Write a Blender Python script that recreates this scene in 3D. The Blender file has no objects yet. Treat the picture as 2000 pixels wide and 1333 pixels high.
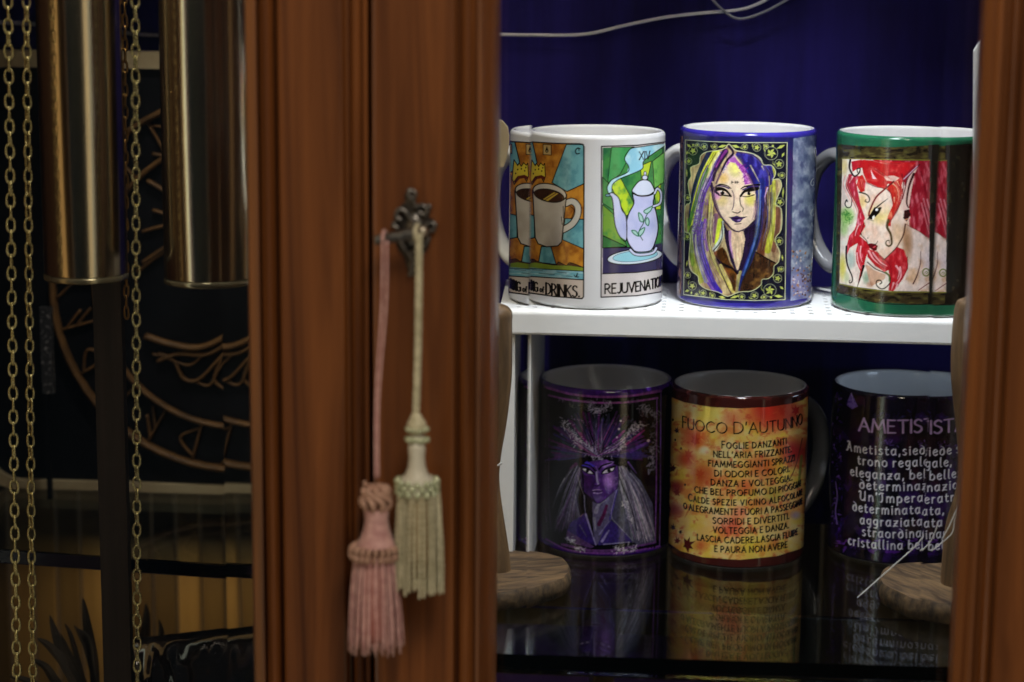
import bpy, math, random
import numpy as np
from mathutils import Matrix, Vector

random.seed(7); RNG = np.random.default_rng(11)
scene = bpy.context.scene
COL = scene.collection

# ------------------------------------------------------------------ camera
FPX, PITCH, YAW, ROLL = 4100.0, 10.6, 5.2, 0.45
cam_data = bpy.data.cameras.new('camera'); cam = bpy.data.objects.new('camera', cam_data); COL.objects.link(cam)
cam_data.sensor_width = 36.0; cam_data.lens = FPX / 2000 * 36
cam_data.clip_start = 0.01; cam_data.clip_end = 50
CM = Matrix.Rotation(math.radians(YAW), 3, 'Z') @ Matrix.Rotation(math.radians(90 - PITCH), 3, 'X') @ Matrix.Rotation(math.radians(ROLL), 3, 'Z')
cam.matrix_world = CM.to_4x4()
cam_data.dof.use_dof = True; cam_data.dof.focus_distance = 1.195; cam_data.dof.aperture_fstop = 5.0
scene.camera = cam
scene.cycles.use_denoising = True
scene.cycles.max_bounces = 16; scene.cycles.transmission_bounces = 14; scene.cycles.glossy_bounces = 8
scene.cycles.sample_clamp_indirect = 6.0; scene.cycles.blur_glossy = 0.3
scene.view_settings.view_transform = 'Standard'; scene.view_settings.look = 'None'
scene.view_settings.exposure = 0; scene.view_settings.gamma = 1; scene.view_settings.use_curve_mapping = False

MN = np.array(CM)
def ray(px, py): return MN @ np.array([(px - 1000) / FPX, -(py - 666.5) / FPX, -1.0])
def PY(px, py, Y): d = ray(px, py); return Vector(d * (Y / d[1]))      # photo pixel -> point on a plane Y
def PZ(px, py, Z): d = ray(px, py); return Vector(d * (Z / d[2]))      # photo pixel -> point on a plane Z
def PROJ(P):
    c = np.asarray(P, float) @ MN
    return 1000 + FPX * c[..., 0] / -c[..., 2], 666.5 - FPX * c[..., 1] / -c[..., 2]

# ------------------------------------------------------------------ world: a dim shop interior
world = bpy.data.worlds.new('World'); scene.world = world; world.use_nodes = True
wt = world.node_tree; wt.nodes.clear()
def N(t, kind, **kw):
    n = t.nodes.new(kind)
    for k, v in kw.items(): setattr(n, k, v)
    return n
wo = N(wt, 'ShaderNodeOutputWorld'); wb = N(wt, 'ShaderNodeBackground'); wc = N(wt, 'ShaderNodeTexCoord')
# bands of lamps, shelving and dark aisle round the viewer, by compass direction
wx = N(wt, 'ShaderNodeSeparateXYZ'); wneg = N(wt, 'ShaderNodeMath', operation='MULTIPLY'); wneg.inputs[1].default_value = -1
wa = N(wt, 'ShaderNodeMath', operation='ARCTAN2'); wmr = N(wt, 'ShaderNodeMapRange')
wmr.inputs['From Min'].default_value = -math.pi; wmr.inputs['From Max'].default_value = math.pi
wm = N(wt, 'ShaderNodeMapping'); wm.inputs['Scale'].default_value = (22, 22, 1.0)
wn = N(wt, 'ShaderNodeTexNoise'); wn.inputs['Scale'].default_value = 1.0; wn.inputs['Detail'].default_value = 5; wn.inputs['Roughness'].default_value = .7
wj = N(wt, 'ShaderNodeMath', operation='MULTIPLY_ADD'); wj.inputs[1].default_value = .010; wad = N(wt, 'ShaderNodeMath', operation='ADD'); wj.inputs[2].default_value = -.005
wr = N(wt, 'ShaderNodeValToRGB'); els = wr.color_ramp.elements
BANDS = [(-180,(.03,.02,.012)),(-100,(.03,.02,.012)),(-94,(.5,.32,.12)),(-88,(.03,.02,.012)),(-68,(.07,.035,.014)),(-62,(.10,.05,.018)),(-57,(.7,.42,.16)),(-39,(.8,.5,.2)),(-36.5,(2.3,2.45,1.95)),(-33,(2.1,2.25,1.8)),(-31.5,(.40,.22,.24)),(-28,(.30,.16,.18)),(-26,(.012,.02,.024)),(-8,(.010,.014,.016)),
         (12,(.014,.015,.014)),(26,(.03,.026,.022)),(29.5,(.95,.75,.46)),(38,(1.25,1.0,.64)),(41,(.6,.6,.5)),(49,(.45,.45,.38)),(53,(.10,.06,.03)),(66,(.30,.17,.08)),(74,(.08,.05,.03)),(92,(.12,.07,.03)),(99,(.9,.68,.28)),(105,(.05,.03,.01)),(180,(.03,.02,.012))]
els[0].position = 0; els[0].color = BANDS[0][1]+(1,); els[1].position = 1; els[1].color = BANDS[-1][1]+(1,)
for p, c in BANDS[1:-1]:
    e = els.new(p/360+.5); e.color = c+(1,)
wg = N(wt, 'ShaderNodeMapRange'); wg.inputs['From Min'].default_value = .3; wg.inputs['From Max'].default_value = .7; wg.inputs['To Min'].default_value = .45; wg.inputs['To Max'].default_value = 1.25
wmx = N(wt, 'ShaderNodeMix', data_type='RGBA', blend_type='MULTIPLY'); wmx.inputs['Factor'].default_value = 1.0
for _a, _b in ((wc.outputs['Generated'], wx.inputs[0]), (wx.outputs['Y'], wneg.inputs[0]), (wx.outputs['X'], wa.inputs[0]), (wneg.outputs[0], wa.inputs[1]), (wa.outputs[0], wmr.inputs['Value']), (wc.outputs['Generated'], wm.inputs[0]), (wm.outputs[0], wn.inputs['Vector']),
               (wn.outputs['Fac'], wj.inputs[0]), (wj.outputs[0], wad.inputs[0]), (wmr.outputs[0], wad.inputs[1]), (wad.outputs[0], wr.inputs['Fac']), (wn.outputs['Fac'], wg.inputs['Value']), (wr.outputs[0], wmx.inputs[6]), (wg.outputs[0], wmx.inputs[7]), (wmx.outputs[2], wb.inputs['Color']), (wb.outputs[0], wo.inputs['Surface'])): wt.links.new(_a, _b)
wb.inputs['Strength'].default_value = 0.9

# ------------------------------------------------------------------ lamps
def lamp(name, kind, loc, target, power, color, **kw):
    d = bpy.data.lights.new(name, kind); d.energy = power; d.color = color
    for k, v in kw.items(): setattr(d, k, v)
    o = bpy.data.objects.new(name, d); COL.objects.link(o); o.location = loc
    o.rotation_euler = (Vector(target) - Vector(loc)).to_track_quat('-Z', 'Y').to_euler()
    return o
lamp('cabinet_spot', 'SPOT', (0.05, 1.10, 0.26), (0.045, 1.158, -0.22), 8.7, (.93, .96, 1.0), spot_size=math.radians(58), spot_blend=.75, shadow_soft_size=.005)
lamp('lower_spot', 'SPOT', (0.035, 1.055, 0.04), (0.035, 1.225, -0.34), 2.7, (.86, .92, 1.0), spot_size=math.radians(66), spot_blend=.7, shadow_soft_size=.03)
lamp('shelf_end_lamp', 'AREA', tuple(PY(1915, 742, 1.235)), tuple(PY(1250, 960, 1.235)), 0.009, (.62, .78, 1.0), shape='RECTANGLE', size=.03, size_y=.012)
lamp('weight_spot', 'SPOT', (-0.25, 1.06, 0.31), (-0.25, 1.17, -0.2), 4.4, (1.0, .93, .78), spot_size=math.radians(66), spot_blend=.7, shadow_soft_size=.02)
lamp('shop_lamp', 'AREA', (0.10, 0.34, 0.55), (-0.12, 1.0, -0.02), 3.9, (1.0, .86, .68), shape='RECTANGLE', size=.24, size_y=.24)
lamp('lower_bulb', 'AREA', (-0.32, 1.385, -0.436), (-0.32, 1.41, -0.56), 0.085, (1.0, .74, .40), shape='RECTANGLE', size=.24, size_y=.02)

# ------------------------------------------------------------------ helpers
def srgb(c):
    c = np.asarray(c, float) / 255.0
    return np.where(c <= .04045, c / 12.92, ((c + .055) / 1.055) ** 2.4)
def rgba(c): return tuple(float(v) for v in srgb(c)) + (1.0,)

def mesh_obj(name, verts, faces, mat=None, parent=None, smooth=False, loc=None):
    me = bpy.data.meshes.new(name); me.from_pydata([tuple(v) for v in verts], [], faces); me.update()
    if smooth: me.polygons.foreach_set('use_smooth', [True] * len(me.polygons))
    if mat: me.materials.append(mat)
    o = bpy.data.objects.new(name, me); COL.objects.link(o)
    if parent: o.parent = parent
    if loc is not None: o.location = loc
    return o
def thing(name, label, cat, loc=(0, 0, 0), group=None):
    o = bpy.data.objects.new(name, None); COL.objects.link(o); o.location = loc
    o.empty_display_size = .01
    return tag(o, label, cat, group)
def tag(o, label, cat, group=None):
    o['label'] = label; o['category'] = cat
    if group: o['group'] = group
    return o
class MB:
    """collects shapes for ONE mesh"""
    def __init__(s): s.v = []; s.f = []
    def add(s, v, f):
        b = len(s.v); s.v += [tuple(p) for p in v]; s.f += [tuple(i + b for i in q) for q in f]
    def box(s, a, b):
        (x0, y0, z0), (x1, y1, z1) = a, b
        s.add([(x0,y0,z0),(x1,y0,z0),(x1,y1,z0),(x0,y1,z0),(x0,y0,z1),(x1,y0,z1),(x1,y1,z1),(x0,y1,z1)],
              [(0,3,2,1),(4,5,6,7),(0,1,5,4),(1,2,6,5),(2,3,7,6),(3,0,4,7)])
    def tube(s, pts, r, n=8, caps=True, flat=1.0):
        pts = [Vector(p) for p in pts]; m = len(pts)
        rs = r if hasattr(r, '__len__') else [r] * m
        t0 = (pts[1] - pts[0]).normalized()
        up = Vector((0, 0, 1)) if abs(t0.z) < .9 else Vector((1, 0, 0))
        nrm = t0.cross(up).normalized(); V = []; prev = t0
        for i, p in enumerate(pts):
            t = (pts[min(i + 1, m - 1)] - pts[max(i - 1, 0)])
            t = t.normalized() if t.length > 1e-9 else prev
            q = prev.rotation_difference(t); nrm = (q @ nrm); nrm = (nrm - t * nrm.dot(t)).normalized(); prev = t
            bn = t.cross(nrm)
            for k in range(n):
                a = 2 * math.pi * k / n
                V.append(p + (nrm * math.cos(a) + bn * math.sin(a) * flat) * rs[i])
        F = [(i*n+k, i*n+(k+1)%n, (i+1)*n+(k+1)%n, (i+1)*n+k) for i in range(m-1) for k in range(n)]
        if caps: F += [tuple(range(n-1, -1, -1)), tuple((m-1)*n + k for k in range(n))]
        s.add(V, F)
    def lathe(s, c, prof, n=32):
        c = Vector(c); V = []; F = []
        for r, z in prof:
            for k in range(n):
                a = 2*math.pi*k/n; V.append(c + Vector((r*math.cos(a), r*math.sin(a), z)))
        for i in range(len(prof)-1):
            for k in range(n): F.append((i*n+k, i*n+(k+1)%n, (i+1)*n+(k+1)%n, (i+1)*n+k))
        F += [tuple(range(n-1,-1,-1)), tuple((len(prof)-1)*n+k for k in range(n))]
        s.add(V, F)
    def ball(s, c, r, n=10, m=7, sc=(1,1,1)):
        c = Vector(c); V = [c + Vector((0,0,-r*sc[2]))]; F = []
        for i in range(1, m):
            a = -math.pi/2 + math.pi*i/m
            for k in range(n):
                b = 2*math.pi*k/n
                V.append(c + Vector((r*sc[0]*math.cos(a)*math.cos(b), r*sc[1]*math.cos(a)*math.sin(b), r*sc[2]*math.sin(a))))
        V.append(c + Vector((0,0,r*sc[2]))); L = len(V)-1
        for k in range(n): F.append((0, 1+(k+1)%n, 1+k)); F.append((L, 1+(m-2)*n+k, 1+(m-2)*n+(k+1)%n))
        for i in range(m-2):
            for k in range(n): F.append((1+i*n+k, 1+i*n+(k+1)%n, 1+(i+1)*n+(k+1)%n, 1+(i+1)*n+k))
        s.add(V, F)
    def build(s, name, mat, parent=None, smooth=False, origin=None):
        v = s.v
        if origin is not None: v = [tuple(Vector(p) - Vector(origin)) for p in v]
        o = mesh_obj(name, v, s.f, mat, parent, smooth)
        if origin is not None and parent is None: o.location = origin
        return o
def spline(pts, n=8, closed=False):
    P = [np.asarray(p, float) for p in pts]; m = len(P); out = []
    rng = range(m) if closed else range(m - 1)
    for i in rng:
        if closed: p0, p1, p2, p3 = P[(i-1)%m], P[i], P[(i+1)%m], P[(i+2)%m]
        else: p0, p1, p2, p3 = P[max(i-1,0)], P[i], P[i+1], P[min(i+2,m-1)]
        for k in range(n):
            t = k / n
            out.append(.5*((2*p1)+(-p0+p2)*t+(2*p0-5*p1+4*p2-p3)*t*t+(-p0+3*p1-3*p2+p3)*t**3))
    if not closed: out.append(P[-1])
    return out

# ------------------------------------------------------------------ materials
def mat(name, color, rough=.5, metal=0.0, **kw):
    m = bpy.data.materials.new(name); m.use_nodes = True
    b = m.node_tree.nodes['Principled BSDF']
    b.inputs['Base Color'].default_value = rgba(color) if max(color) > 1 else tuple(color) + (1,)
    b.inputs['Roughness'].default_value = rough; b.inputs['Metallic'].default_value = metal
    for k, v in kw.items(): b.inputs[k].default_value = v
    return m
def noise_mat(name, c1, c2, scale=(1,1,1), nscale=8, detail=5, rough=.5, rrange=0.0, bump=0.0, bscale=None, lo=.35, hi=.65, metal=0, dist=0, **kw):
    m = mat(name, c1, rough, metal, **kw); t = m.node_tree; b = t.nodes['Principled BSDF']
    tc = N(t, 'ShaderNodeTexCoord'); mp = N(t, 'ShaderNodeMapping'); mp.inputs['Scale'].default_value = scale
    nz = N(t, 'ShaderNodeTexNoise'); nz.inputs['Scale'].default_value = nscale; nz.inputs['Detail'].default_value = detail
    nz.inputs['Roughness'].default_value = .62; nz.inputs['Distortion'].default_value = dist
    cr = N(t, 'ShaderNodeValToRGB'); e = cr.color_ramp.elements
    e[0].position = lo; e[1].position = hi
    e[0].color = rgba(c1) if max(c1) > 1 else tuple(c1)+(1,); e[1].color = rgba(c2) if max(c2) > 1 else tuple(c2)+(1,)
    t.links.new(tc.outputs['Object'], mp.inputs[0]); t.links.new(mp.outputs[0], nz.inputs['Vector'])
    t.links.new(nz.outputs['Fac'], cr.inputs['Fac']); t.links.new(cr.outputs[0], b.inputs['Base Color'])
    if rrange:
        mr = N(t, 'ShaderNodeMapRange'); mr.inputs['To Min'].default_value = rough - rrange; mr.inputs['To Max'].default_value = rough + rrange
        t.links.new(nz.outputs['Fac'], mr.inputs['Value']); t.links.new(mr.outputs[0], b.inputs['Roughness'])
    if bump:
        bp = N(t, 'ShaderNodeBump'); bp.inputs['Strength'].default_value = bump; bp.inputs['Distance'].default_value = .0015
        src = nz
        if bscale:
            src = N(t, 'ShaderNodeTexNoise'); src.inputs['Scale'].default_value = bscale; src.inputs['Detail'].default_value = 4
            t.links.new(mp.outputs[0], src.inputs['Vector'])
        t.links.new(src.outputs['Fac'], bp.inputs['Height']); t.links.new(bp.outputs[0], b.inputs['Normal'])
    return m
def glass_mat(name, color=(1,1,1), rough=0.0, ior=1.5):
    m = mat(name, color, rough); b = m.node_tree.nodes['Principled BSDF']
    b.inputs['Transmission Weight'].default_value = 1.0; b.inputs['IOR'].default_value = ior
    return m
M = {}
M['cherry'] = noise_mat('cherry_wood', (.066,.0185,.005), (.25,.083,.020), scale=(46,46,1.9), nscale=1.25, detail=8, rough=.40, rrange=.08, bump=.12, dist=.9, lo=.30, hi=.70, **{'Coat Weight': .3, 'Coat Roughness': .2})
M['cherry_dark'] = noise_mat('dark_carcass_wood', (.05,.02,.008), (.09,.035,.012), scale=(20,20,1.2), nscale=1.5, rough=.5)
M['pane'] = glass_mat('window_glass', (.985,.995,.99))
M['shelf_glass'] = glass_mat('shelf_glass', (.78,.90,.93), 0.0, 1.23)
M['backdrop'] = noise_mat('blue_cloth', (.0045,.0022,.055), (.020,.013,.165), scale=(13,13,2.0), nscale=1.0, detail=7, rough=.7, lo=.40, hi=.66, bump=.1, bscale=20, **{'Specular IOR Level': .12})
M['ceramic'] = noise_mat('white_ceramic', (.80,.80,.80), (.86,.86,.85), nscale=14, rough=.10, lo=.2, hi=.8)
M['riser'] = noise_mat('white_enamel', (.77,.78,.78), (.84,.84,.83), nscale=30, rough=.34, lo=.3, hi=.7, bump=.03, bscale=600)
M['handle_shade_grey'] = noise_mat('shade_grey_glaze', (.15,.15,.16), (.2,.2,.21), nscale=14, rough=.12)  # base colour darkened to stand for shade on two handles
M['brass'] = noise_mat('polished_brass', (.50,.43,.31), (.60,.53,.40), scale=(60,60,.5), nscale=1.2, rough=.19, rrange=.05, metal=1)
M['chain'] = noise_mat('old_brass', (.44,.39,.18), (.70,.64,.36), nscale=90, rough=.27, rrange=.1, metal=1)
M['chain_dark'] = noise_mat('dark_brass', (.16,.09,.03), (.28,.17,.06), nscale=90, rough=.35, metal=1)  # darker, browner brass for the thin chain
M['iron'] = noise_mat('blackened_iron', (.09,.09,.10), (.22,.21,.20), nscale=160, rough=.33, rrange=.08, metal=.85)
M['steel_tip'] = noise_mat('worn_steel', (.45,.42,.36), (.6,.56,.5), nscale=200, rough=.32, metal=1)
M['rod'] = noise_mat('dark_rod_wood', (.012,.0075,.006), (.03,.02,.016), scale=(60,60,2), nscale=1.4, rough=.6, bump=.1, **{'Specular IOR Level': .2})
M['disc'] = noise_mat('raw_wood', (.024,.012,.005), (.17,.10,.042), scale=(22,120,80), nscale=1.7, detail=7, rough=.6, bump=.5, dist=.8)
M['bark'] = noise_mat('bark_wood', (.016,.009,.004), (.12,.072,.03), scale=(90,90,60), nscale=2.2, detail=7, rough=.75, bump=.7)
M['stem'] = noise_mat('carved_wood', (.06,.033,.013), (.19,.112,.05), scale=(50,50,6), nscale=1.4, detail=6, rough=.55, bump=.4, dist=1.2)
M['cream'] = noise_mat('cream_board', (.34,.26,.15), (.46,.38,.24), nscale=25, rough=.55)
M['white_board'] = noise_mat('white_lacquer', (.72,.73,.73), (.8,.8,.8), nscale=18, rough=.35)
M['black_board'] = noise_mat('black_board', (.003,.003,.005), (.007,.007,.010), nscale=22, rough=.45, **{'Specular IOR Level': .15})
M['gilt'] = noise_mat('gilt_wood', (.075,.034,.008), (.18,.085,.023), nscale=70, rough=.55)
M['cable'] = mat('white_cable', (.62,.61,.66), .45)
M['cable_clear'] = mat('clear_cable', (.22,.22,.25), .25)
M['cream_cord'] = noise_mat('cream_rayon', (.42,.40,.27), (.66,.63,.47), nscale=250, rough=.45, **{'Sheen Weight': .3})
M['pink_cord'] = noise_mat('pink_rayon', (.48,.24,.25), (.72,.44,.44), nscale=250, rough=.45, **{'Sheen Weight': .3})
M['pink_dull'] = noise_mat('dusty_rose_braid', (.38,.22,.17), (.55,.35,.28), nscale=300, rough=.6)
M['cream_satin'] = noise_mat('cream_satin', (.55,.54,.47), (.7,.69,.62), scale=(300,300,8), nscale=1.5, rough=.33)
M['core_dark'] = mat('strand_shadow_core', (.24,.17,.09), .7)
M['core_pink'] = mat('rose_shade_core', (.30,.10,.09), .7)  # deep rose standing for shade in the gaps between pink strands
M['bead'] = mat('pale_green_bead', (.60,.68,.48), .06, .25, **{'Transmission Weight': .2, 'Coat Weight': .8})
M['thread'] = mat('white_nylon', (.62,.62,.6), .4)
M['leaf'] = noise_mat('dried_leaf', (.012,.007,.003), (.035,.02,.008), nscale=40, rough=.6)
M['foil'] = noise_mat('black_foil', (.006,.006,.008), (.02,.016,.02), nscale=10, rough=.10, **{'Coat Weight': .8})
M['glint_silver'] = noise_mat('glint_flecks', (.05,.05,.055), (.6,.58,.58), nscale=420, detail=2, rough=.3, lo=.55, hi=.75, metal=.4)  # speckled silver for a glint, its bright flecks put into the colour
M['purple_box'] = noise_mat('purple_carton', (.05,.02,.12), (.12,.05,.22), nscale=20, rough=.3)
# ------------------------------------------------------------------ painter: prints on the mugs, as colours stored on their own mesh
def vnoise(x, y, seed=0):
    r = np.random.default_rng(seed).random((64, 64))
    xi = np.floor(x).astype(int); yi = np.floor(y).astype(int); fx = x - xi; fy = y - yi
    fx = fx*fx*(3-2*fx); fy = fy*fy*(3-2*fy)
    g = lambda a, b: r[b % 64, a % 64]
    return (g(xi,yi)*(1-fx)+g(xi+1,yi)*fx)*(1-fy)+(g(xi,yi+1)*(1-fx)+g(xi+1,yi+1)*fx)*fy
def fbm(x, y, seed=0, o=4):
    s = 0; a = .5
    for k in range(o): s = s + a*vnoise(x*2**k, y*2**k, seed+k*13); a *= .5
    return s / (1 - .5**o)

class Canvas:
    TH = math.radians(104)
    def __init__(s, ax, R, H, base, nc=330, nr=350):
        s.ax = Vector(ax); s.R = R; s.H = H; s.nc, s.nr = nc, nr
        s.W, s.Hh = nc*2, nr*2
        s.phi0 = math.atan2(-ax[1], -ax[0])                   # azimuth of the side that shows
        th = (np.arange(s.W)+.5)/s.W*2*s.TH - s.TH
        z = (np.arange(s.Hh)+.5)/s.Hh*H
        T, Z = np.meshgrid(th, z)
        P = np.stack([ax[0]+R*np.cos(s.phi0+T), ax[1]+R*np.sin(s.phi0+T), ax[2]+Z], -1)
        X, Yp = PROJ(P)
        # T grows counter-clockwise seen from above = to the right in the picture
        lim = math.radians(84); i0 = np.searchsorted(th, -lim); i1 = np.searchsorted(th, lim)
        k = X[:, i1] - X[:, i0]; k = (k/2)[:, None]
        e = (th[None, :] - th[i1]); X = np.where(e > 0, X[:, i1:i1+1] + k*np.clip(e, 0, None)*.5, X)
        e = (th[i0] - th[None, :]); X = np.where(e > 0, X[:, i0:i0+1] - k*np.clip(e, 0, None)*.5, X)
        s.X, s.Y, s.T = X, Yp, T
        s.C = np.empty((s.Hh, s.W, 3)); s.C[:] = base
        s.clip = None; s.frame(0, 0, 1)
        m = s.Hh//2; s.xc = X[m]; s.yc = Yp[:, s.W//2]         # x grows with column, y falls with row
        s.cx = float(X[m, s.W//2]); s.rp = float((X[m, i1]-X[m, i0])/2)
        s.ktop = None
    def frame(s, x0, y0, k): s.fx, s.fy, s.fs = x0, y0, k
    def tp(s, pts): return np.array([[s.fx+p[0]/s.fs, s.fy+p[1]/s.fs] for p in pts], float)
    def win(s, P, pad):
        x0, y0 = P.min(0)-pad; x1, y1 = P.max(0)+pad
        c0 = max(0, np.searchsorted(s.xc, x0-9)); c1 = min(s.W, np.searchsorted(s.xc, x1+9))
        ry = s.yc[::-1]
        r1 = s.Hh - np.searchsorted(ry, y0-4); r0 = s.Hh - np.searchsorted(ry, y1+44)
        r0 = max(0, r0); r1 = min(s.Hh, max(r1, r0))
        return slice(r0, r1), slice(c0, c1)
    def blend(s, w, a, col):
        if s.clip is not None: a = a*s.clip[w]
        a = a[..., None]; s.C[w] = s.C[w]*(1-a) + np.asarray(col, float)*a
    def inside(s, P, w):
        X, Y = s.X[w], s.Y[w]; ins = np.zeros(X.shape, bool); n = len(P)
        for i in range(n):
            (x1, y1), (x2, y2) = P[i], P[(i+1) % n]
            if y1 == y2: continue
            c = ((y1 > Y) != (y2 > Y)) & (X < (x2-x1)*(Y-y1)/(y2-y1)+x1); ins ^= c
        return ins
    def fill(s, pts, col, a=1.0, sm=False, tex=None):
        """polygon; tex=(col2, scale x, scale y, seed, lo, hi) mixes a second colour by noise"""
        P = s.tp(spline(pts, 6, True) if sm else pts); w = s.win(P, 1)
        m = s.inside(P, w).astype(float)*a
        if m.size == 0: return
        s.blend(w, m, col)
        if tex:
            c2, sx, sy, seed, lo, hi = tex
            n = np.clip((fbm(s.X[w]/sx, s.Y[w]/sy, seed)-lo)/(hi-lo), 0, 1); s.blend(w, m*n, c2)
    def dist(s, P, w, W0, W1):
        X, Y = s.X[w], s.Y[w]; best = np.full(X.shape, -1e9); n = len(P)-1
        for i in range(n):
            ax, ay = P[i]; bx, by = P[i+1]; dx, dy = bx-ax, by-ay; L = dx*dx+dy*dy+1e-9
            t = np.clip(((X-ax)*dx+(Y-ay)*dy)/L, 0, 1)
            d = np.hypot(X-ax-t*dx, Y-ay-t*dy)
            hw = (W0+(W1-W0)*((i+t)/n))/2
            best = np.maximum(best, hw-d)
        return best
    def line(s, pts, wd, col, a=1.0, w1=None, sm=True, soft=.6):
        if sm and len(pts) > 2: pts = spline(pts, 5)
        P = s.tp(pts); W0 = wd/s.fs; W1 = W0 if w1 is None else w1/s.fs
        w = s.win(P, max(W0, W1)+soft); b = s.dist(P, w, W0, W1)
        if b.size: s.blend(w, np.clip(b/soft+.5, 0, 1)*a, col)
    def loop(s, pts, wd, col, sm=True, a=1.0):
        p = spline(pts, 5, True) if sm else list(pts); s.line(list(p)+[p[0]], wd, col, a, sm=False)
    def ell(s, c, rx, ry, col, rot=0, a=1.0, out=None, ow=4):
        r = math.radians(rot); ca, sa = math.cos(r), math.sin(r)
        p = [(c[0]+rx*math.cos(t)*ca-ry*math.sin(t)*sa, c[1]+rx*math.cos(t)*sa+ry*math.sin(t)*ca) for t in np.linspace(0, 2*math.pi, 28, endpoint=False)]
        if col is not None: s.fill(p, col, a)
        if out is not None: s.loop(p, ow, out, sm=False)
    def blob(s, c, r, col, a=1.0, ry=None):
        """soft wash of colour"""
        P = s.tp([c]); rx = r/s.fs; ry = (ry or r)/s.fs; w = s.win(P, max(rx, ry))
        d = ((s.X[w]-P[0, 0])/rx)**2+((s.Y[w]-P[0, 1])/ry)**2
        if d.size: s.blend(w, np.clip(1-d, 0, 1)**1.2*a, col)
    def setclip(s, pts, sm=False):
        if pts is None: s.clip = None; return
        P = s.tp(spline(pts, 6, True) if sm else pts); w = (slice(0, s.Hh), slice(0, s.W))
        s.clip = s.inside(P, w).astype(float)
    def wash(s, col, sx, sy, seed, lo, hi, a=1.0):
        w = (slice(0, s.Hh), slice(0, s.W))
        s.blend(w, np.clip((fbm(s.X/sx, s.Y/sy, seed)-lo)/(hi-lo), 0, 1)*a, col)
    def rows(s, f0, f1, col, t0=-200, t1=200):
        """band of the wall between height fractions f0, f1 and angles t0..t1"""
        r0, r1 = int(f0*s.Hh), int(f1*s.Hh); w = (slice(r0, r1), slice(0, s.W))
        T = np.degrees(s.T[w]); s.blend(w, ((T >= t0) & (T <= t1)).astype(float), col)
    def speckle(s, pts, n, col, size, seed, a=.9):
        """n small grains spread round a polyline"""
        r = np.random.default_rng(seed); P = np.array(spline(pts, 10), float)
        for i in r.integers(0, len(P), n):
            q = P[i]+r.normal(0, size*2.2, 2); d = r.normal(0, size*.9, 2)
            s.line([q-d, q+d], size*r.uniform(.5, 1.1), col, a*r.uniform(.3, 1), sm=False)
    # -- lettering: x along the wall, baseline height given at the middle of the mug
    def text(s, txt, xl, xr, yb, cap, wt, col, sag, font, small=None, nib=35, con=.55, serif=0, a=1.0, gap=.2):
        g = []; x = 0
        for i, ch in enumerate(txt):
            if ch == ' ': x += .38; continue
            k = 1.0
            if small and ch.isalpha() and ch.isupper() is False: k = small
            key = ch if ch in font else ch.upper()
            w, st = font[key]
            g.append((x, k, st)); x += w*k+gap
        tot = x-gap
        A = lambda px: math.asin(max(-.999, min(.999, (px-s.cx)/s.rp)))
        a0, a1 = A(xl), A(xr)
        def mp(u, v):
            th = a0+(a1-a0)*u/tot
            return (s.cx+s.rp*math.sin(th), yb-sag*(1-math.cos(th))-v*cap)
        fr = (s.fx, s.fy, s.fs); s.frame(0, 0, 1); na = math.radians(nib)
        for x, k, st in g:
            for q in st:
                smq = q[0] == '~'
                pts = [tuple(float(c) for c in p.split(',')) for p in q.lstrip('~').split()]
                if smq: pts = spline(pts, 4)
                elif len(pts) == 1: pts = [pts[0], (pts[0][0]+.02, pts[0][1]+.02)]
                pp = [mp(x+p[0]*k, p[1]*k) for p in pts]
                for i in range(len(pp)-1):
                    ang = math.atan2(-(pts[i+1][1]-pts[i][1]), pts[i+1][0]-pts[i][0])
                    w = wt*(1-con+con*abs(math.sin(ang-na)))
                    s.line([pp[i], pp[i+1]], w, col, a, sm=False, soft=.7)
                if serif and not smq:
                    for e in (pp[0], pp[-1]):
                        s.line([(e[0]-serif, e[1]), (e[0]+serif, e[1])], wt*.45, col, a, sm=False, soft=.7)
        s.frame(*fr)
    def grain(s, amt, sx, sy, seed):
        """uneven pigment over everything printed inside the clip"""
        n = 1+amt*2*(fbm(s.X/sx, s.Y/sy, seed, 4)-.5)
        if s.clip is not None: n = 1+(n-1)*s.clip
        s.C = np.clip(s.C*n[..., None], 0, 255)
    def hairs(s, paths, n, cols, w, seed, a=.6, spread=40):
        """fine brush hairs following broad locks"""
        r = np.random.default_rng(seed)
        for k in range(n):
            p = np.array(paths[k % len(paths)], float); d = r.normal(0, spread); i0 = r.uniform(0, .35); q = np.array(spline(p, 6)); j0 = int(len(q)*i0); j1 = int(len(q)*r.uniform(.55, 1))
            if j1-j0 < 3: continue
            s.line([tuple(v+np.array([d, d*.15])) for v in q[j0:j1:2]], w*r.uniform(.5, 1.3), cols[int(r.integers(len(cols)))], a*r.uniform(.4, 1), w*.3, sm=False)
    def result(s, gain=1.0):
        c = srgb(np.clip(s.C, 0, 255))*gain
        c = c.reshape(s.nr, 2, s.nc, 2, 3).mean((1, 3))
        return np.clip(c, 0.002, .88)

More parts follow.
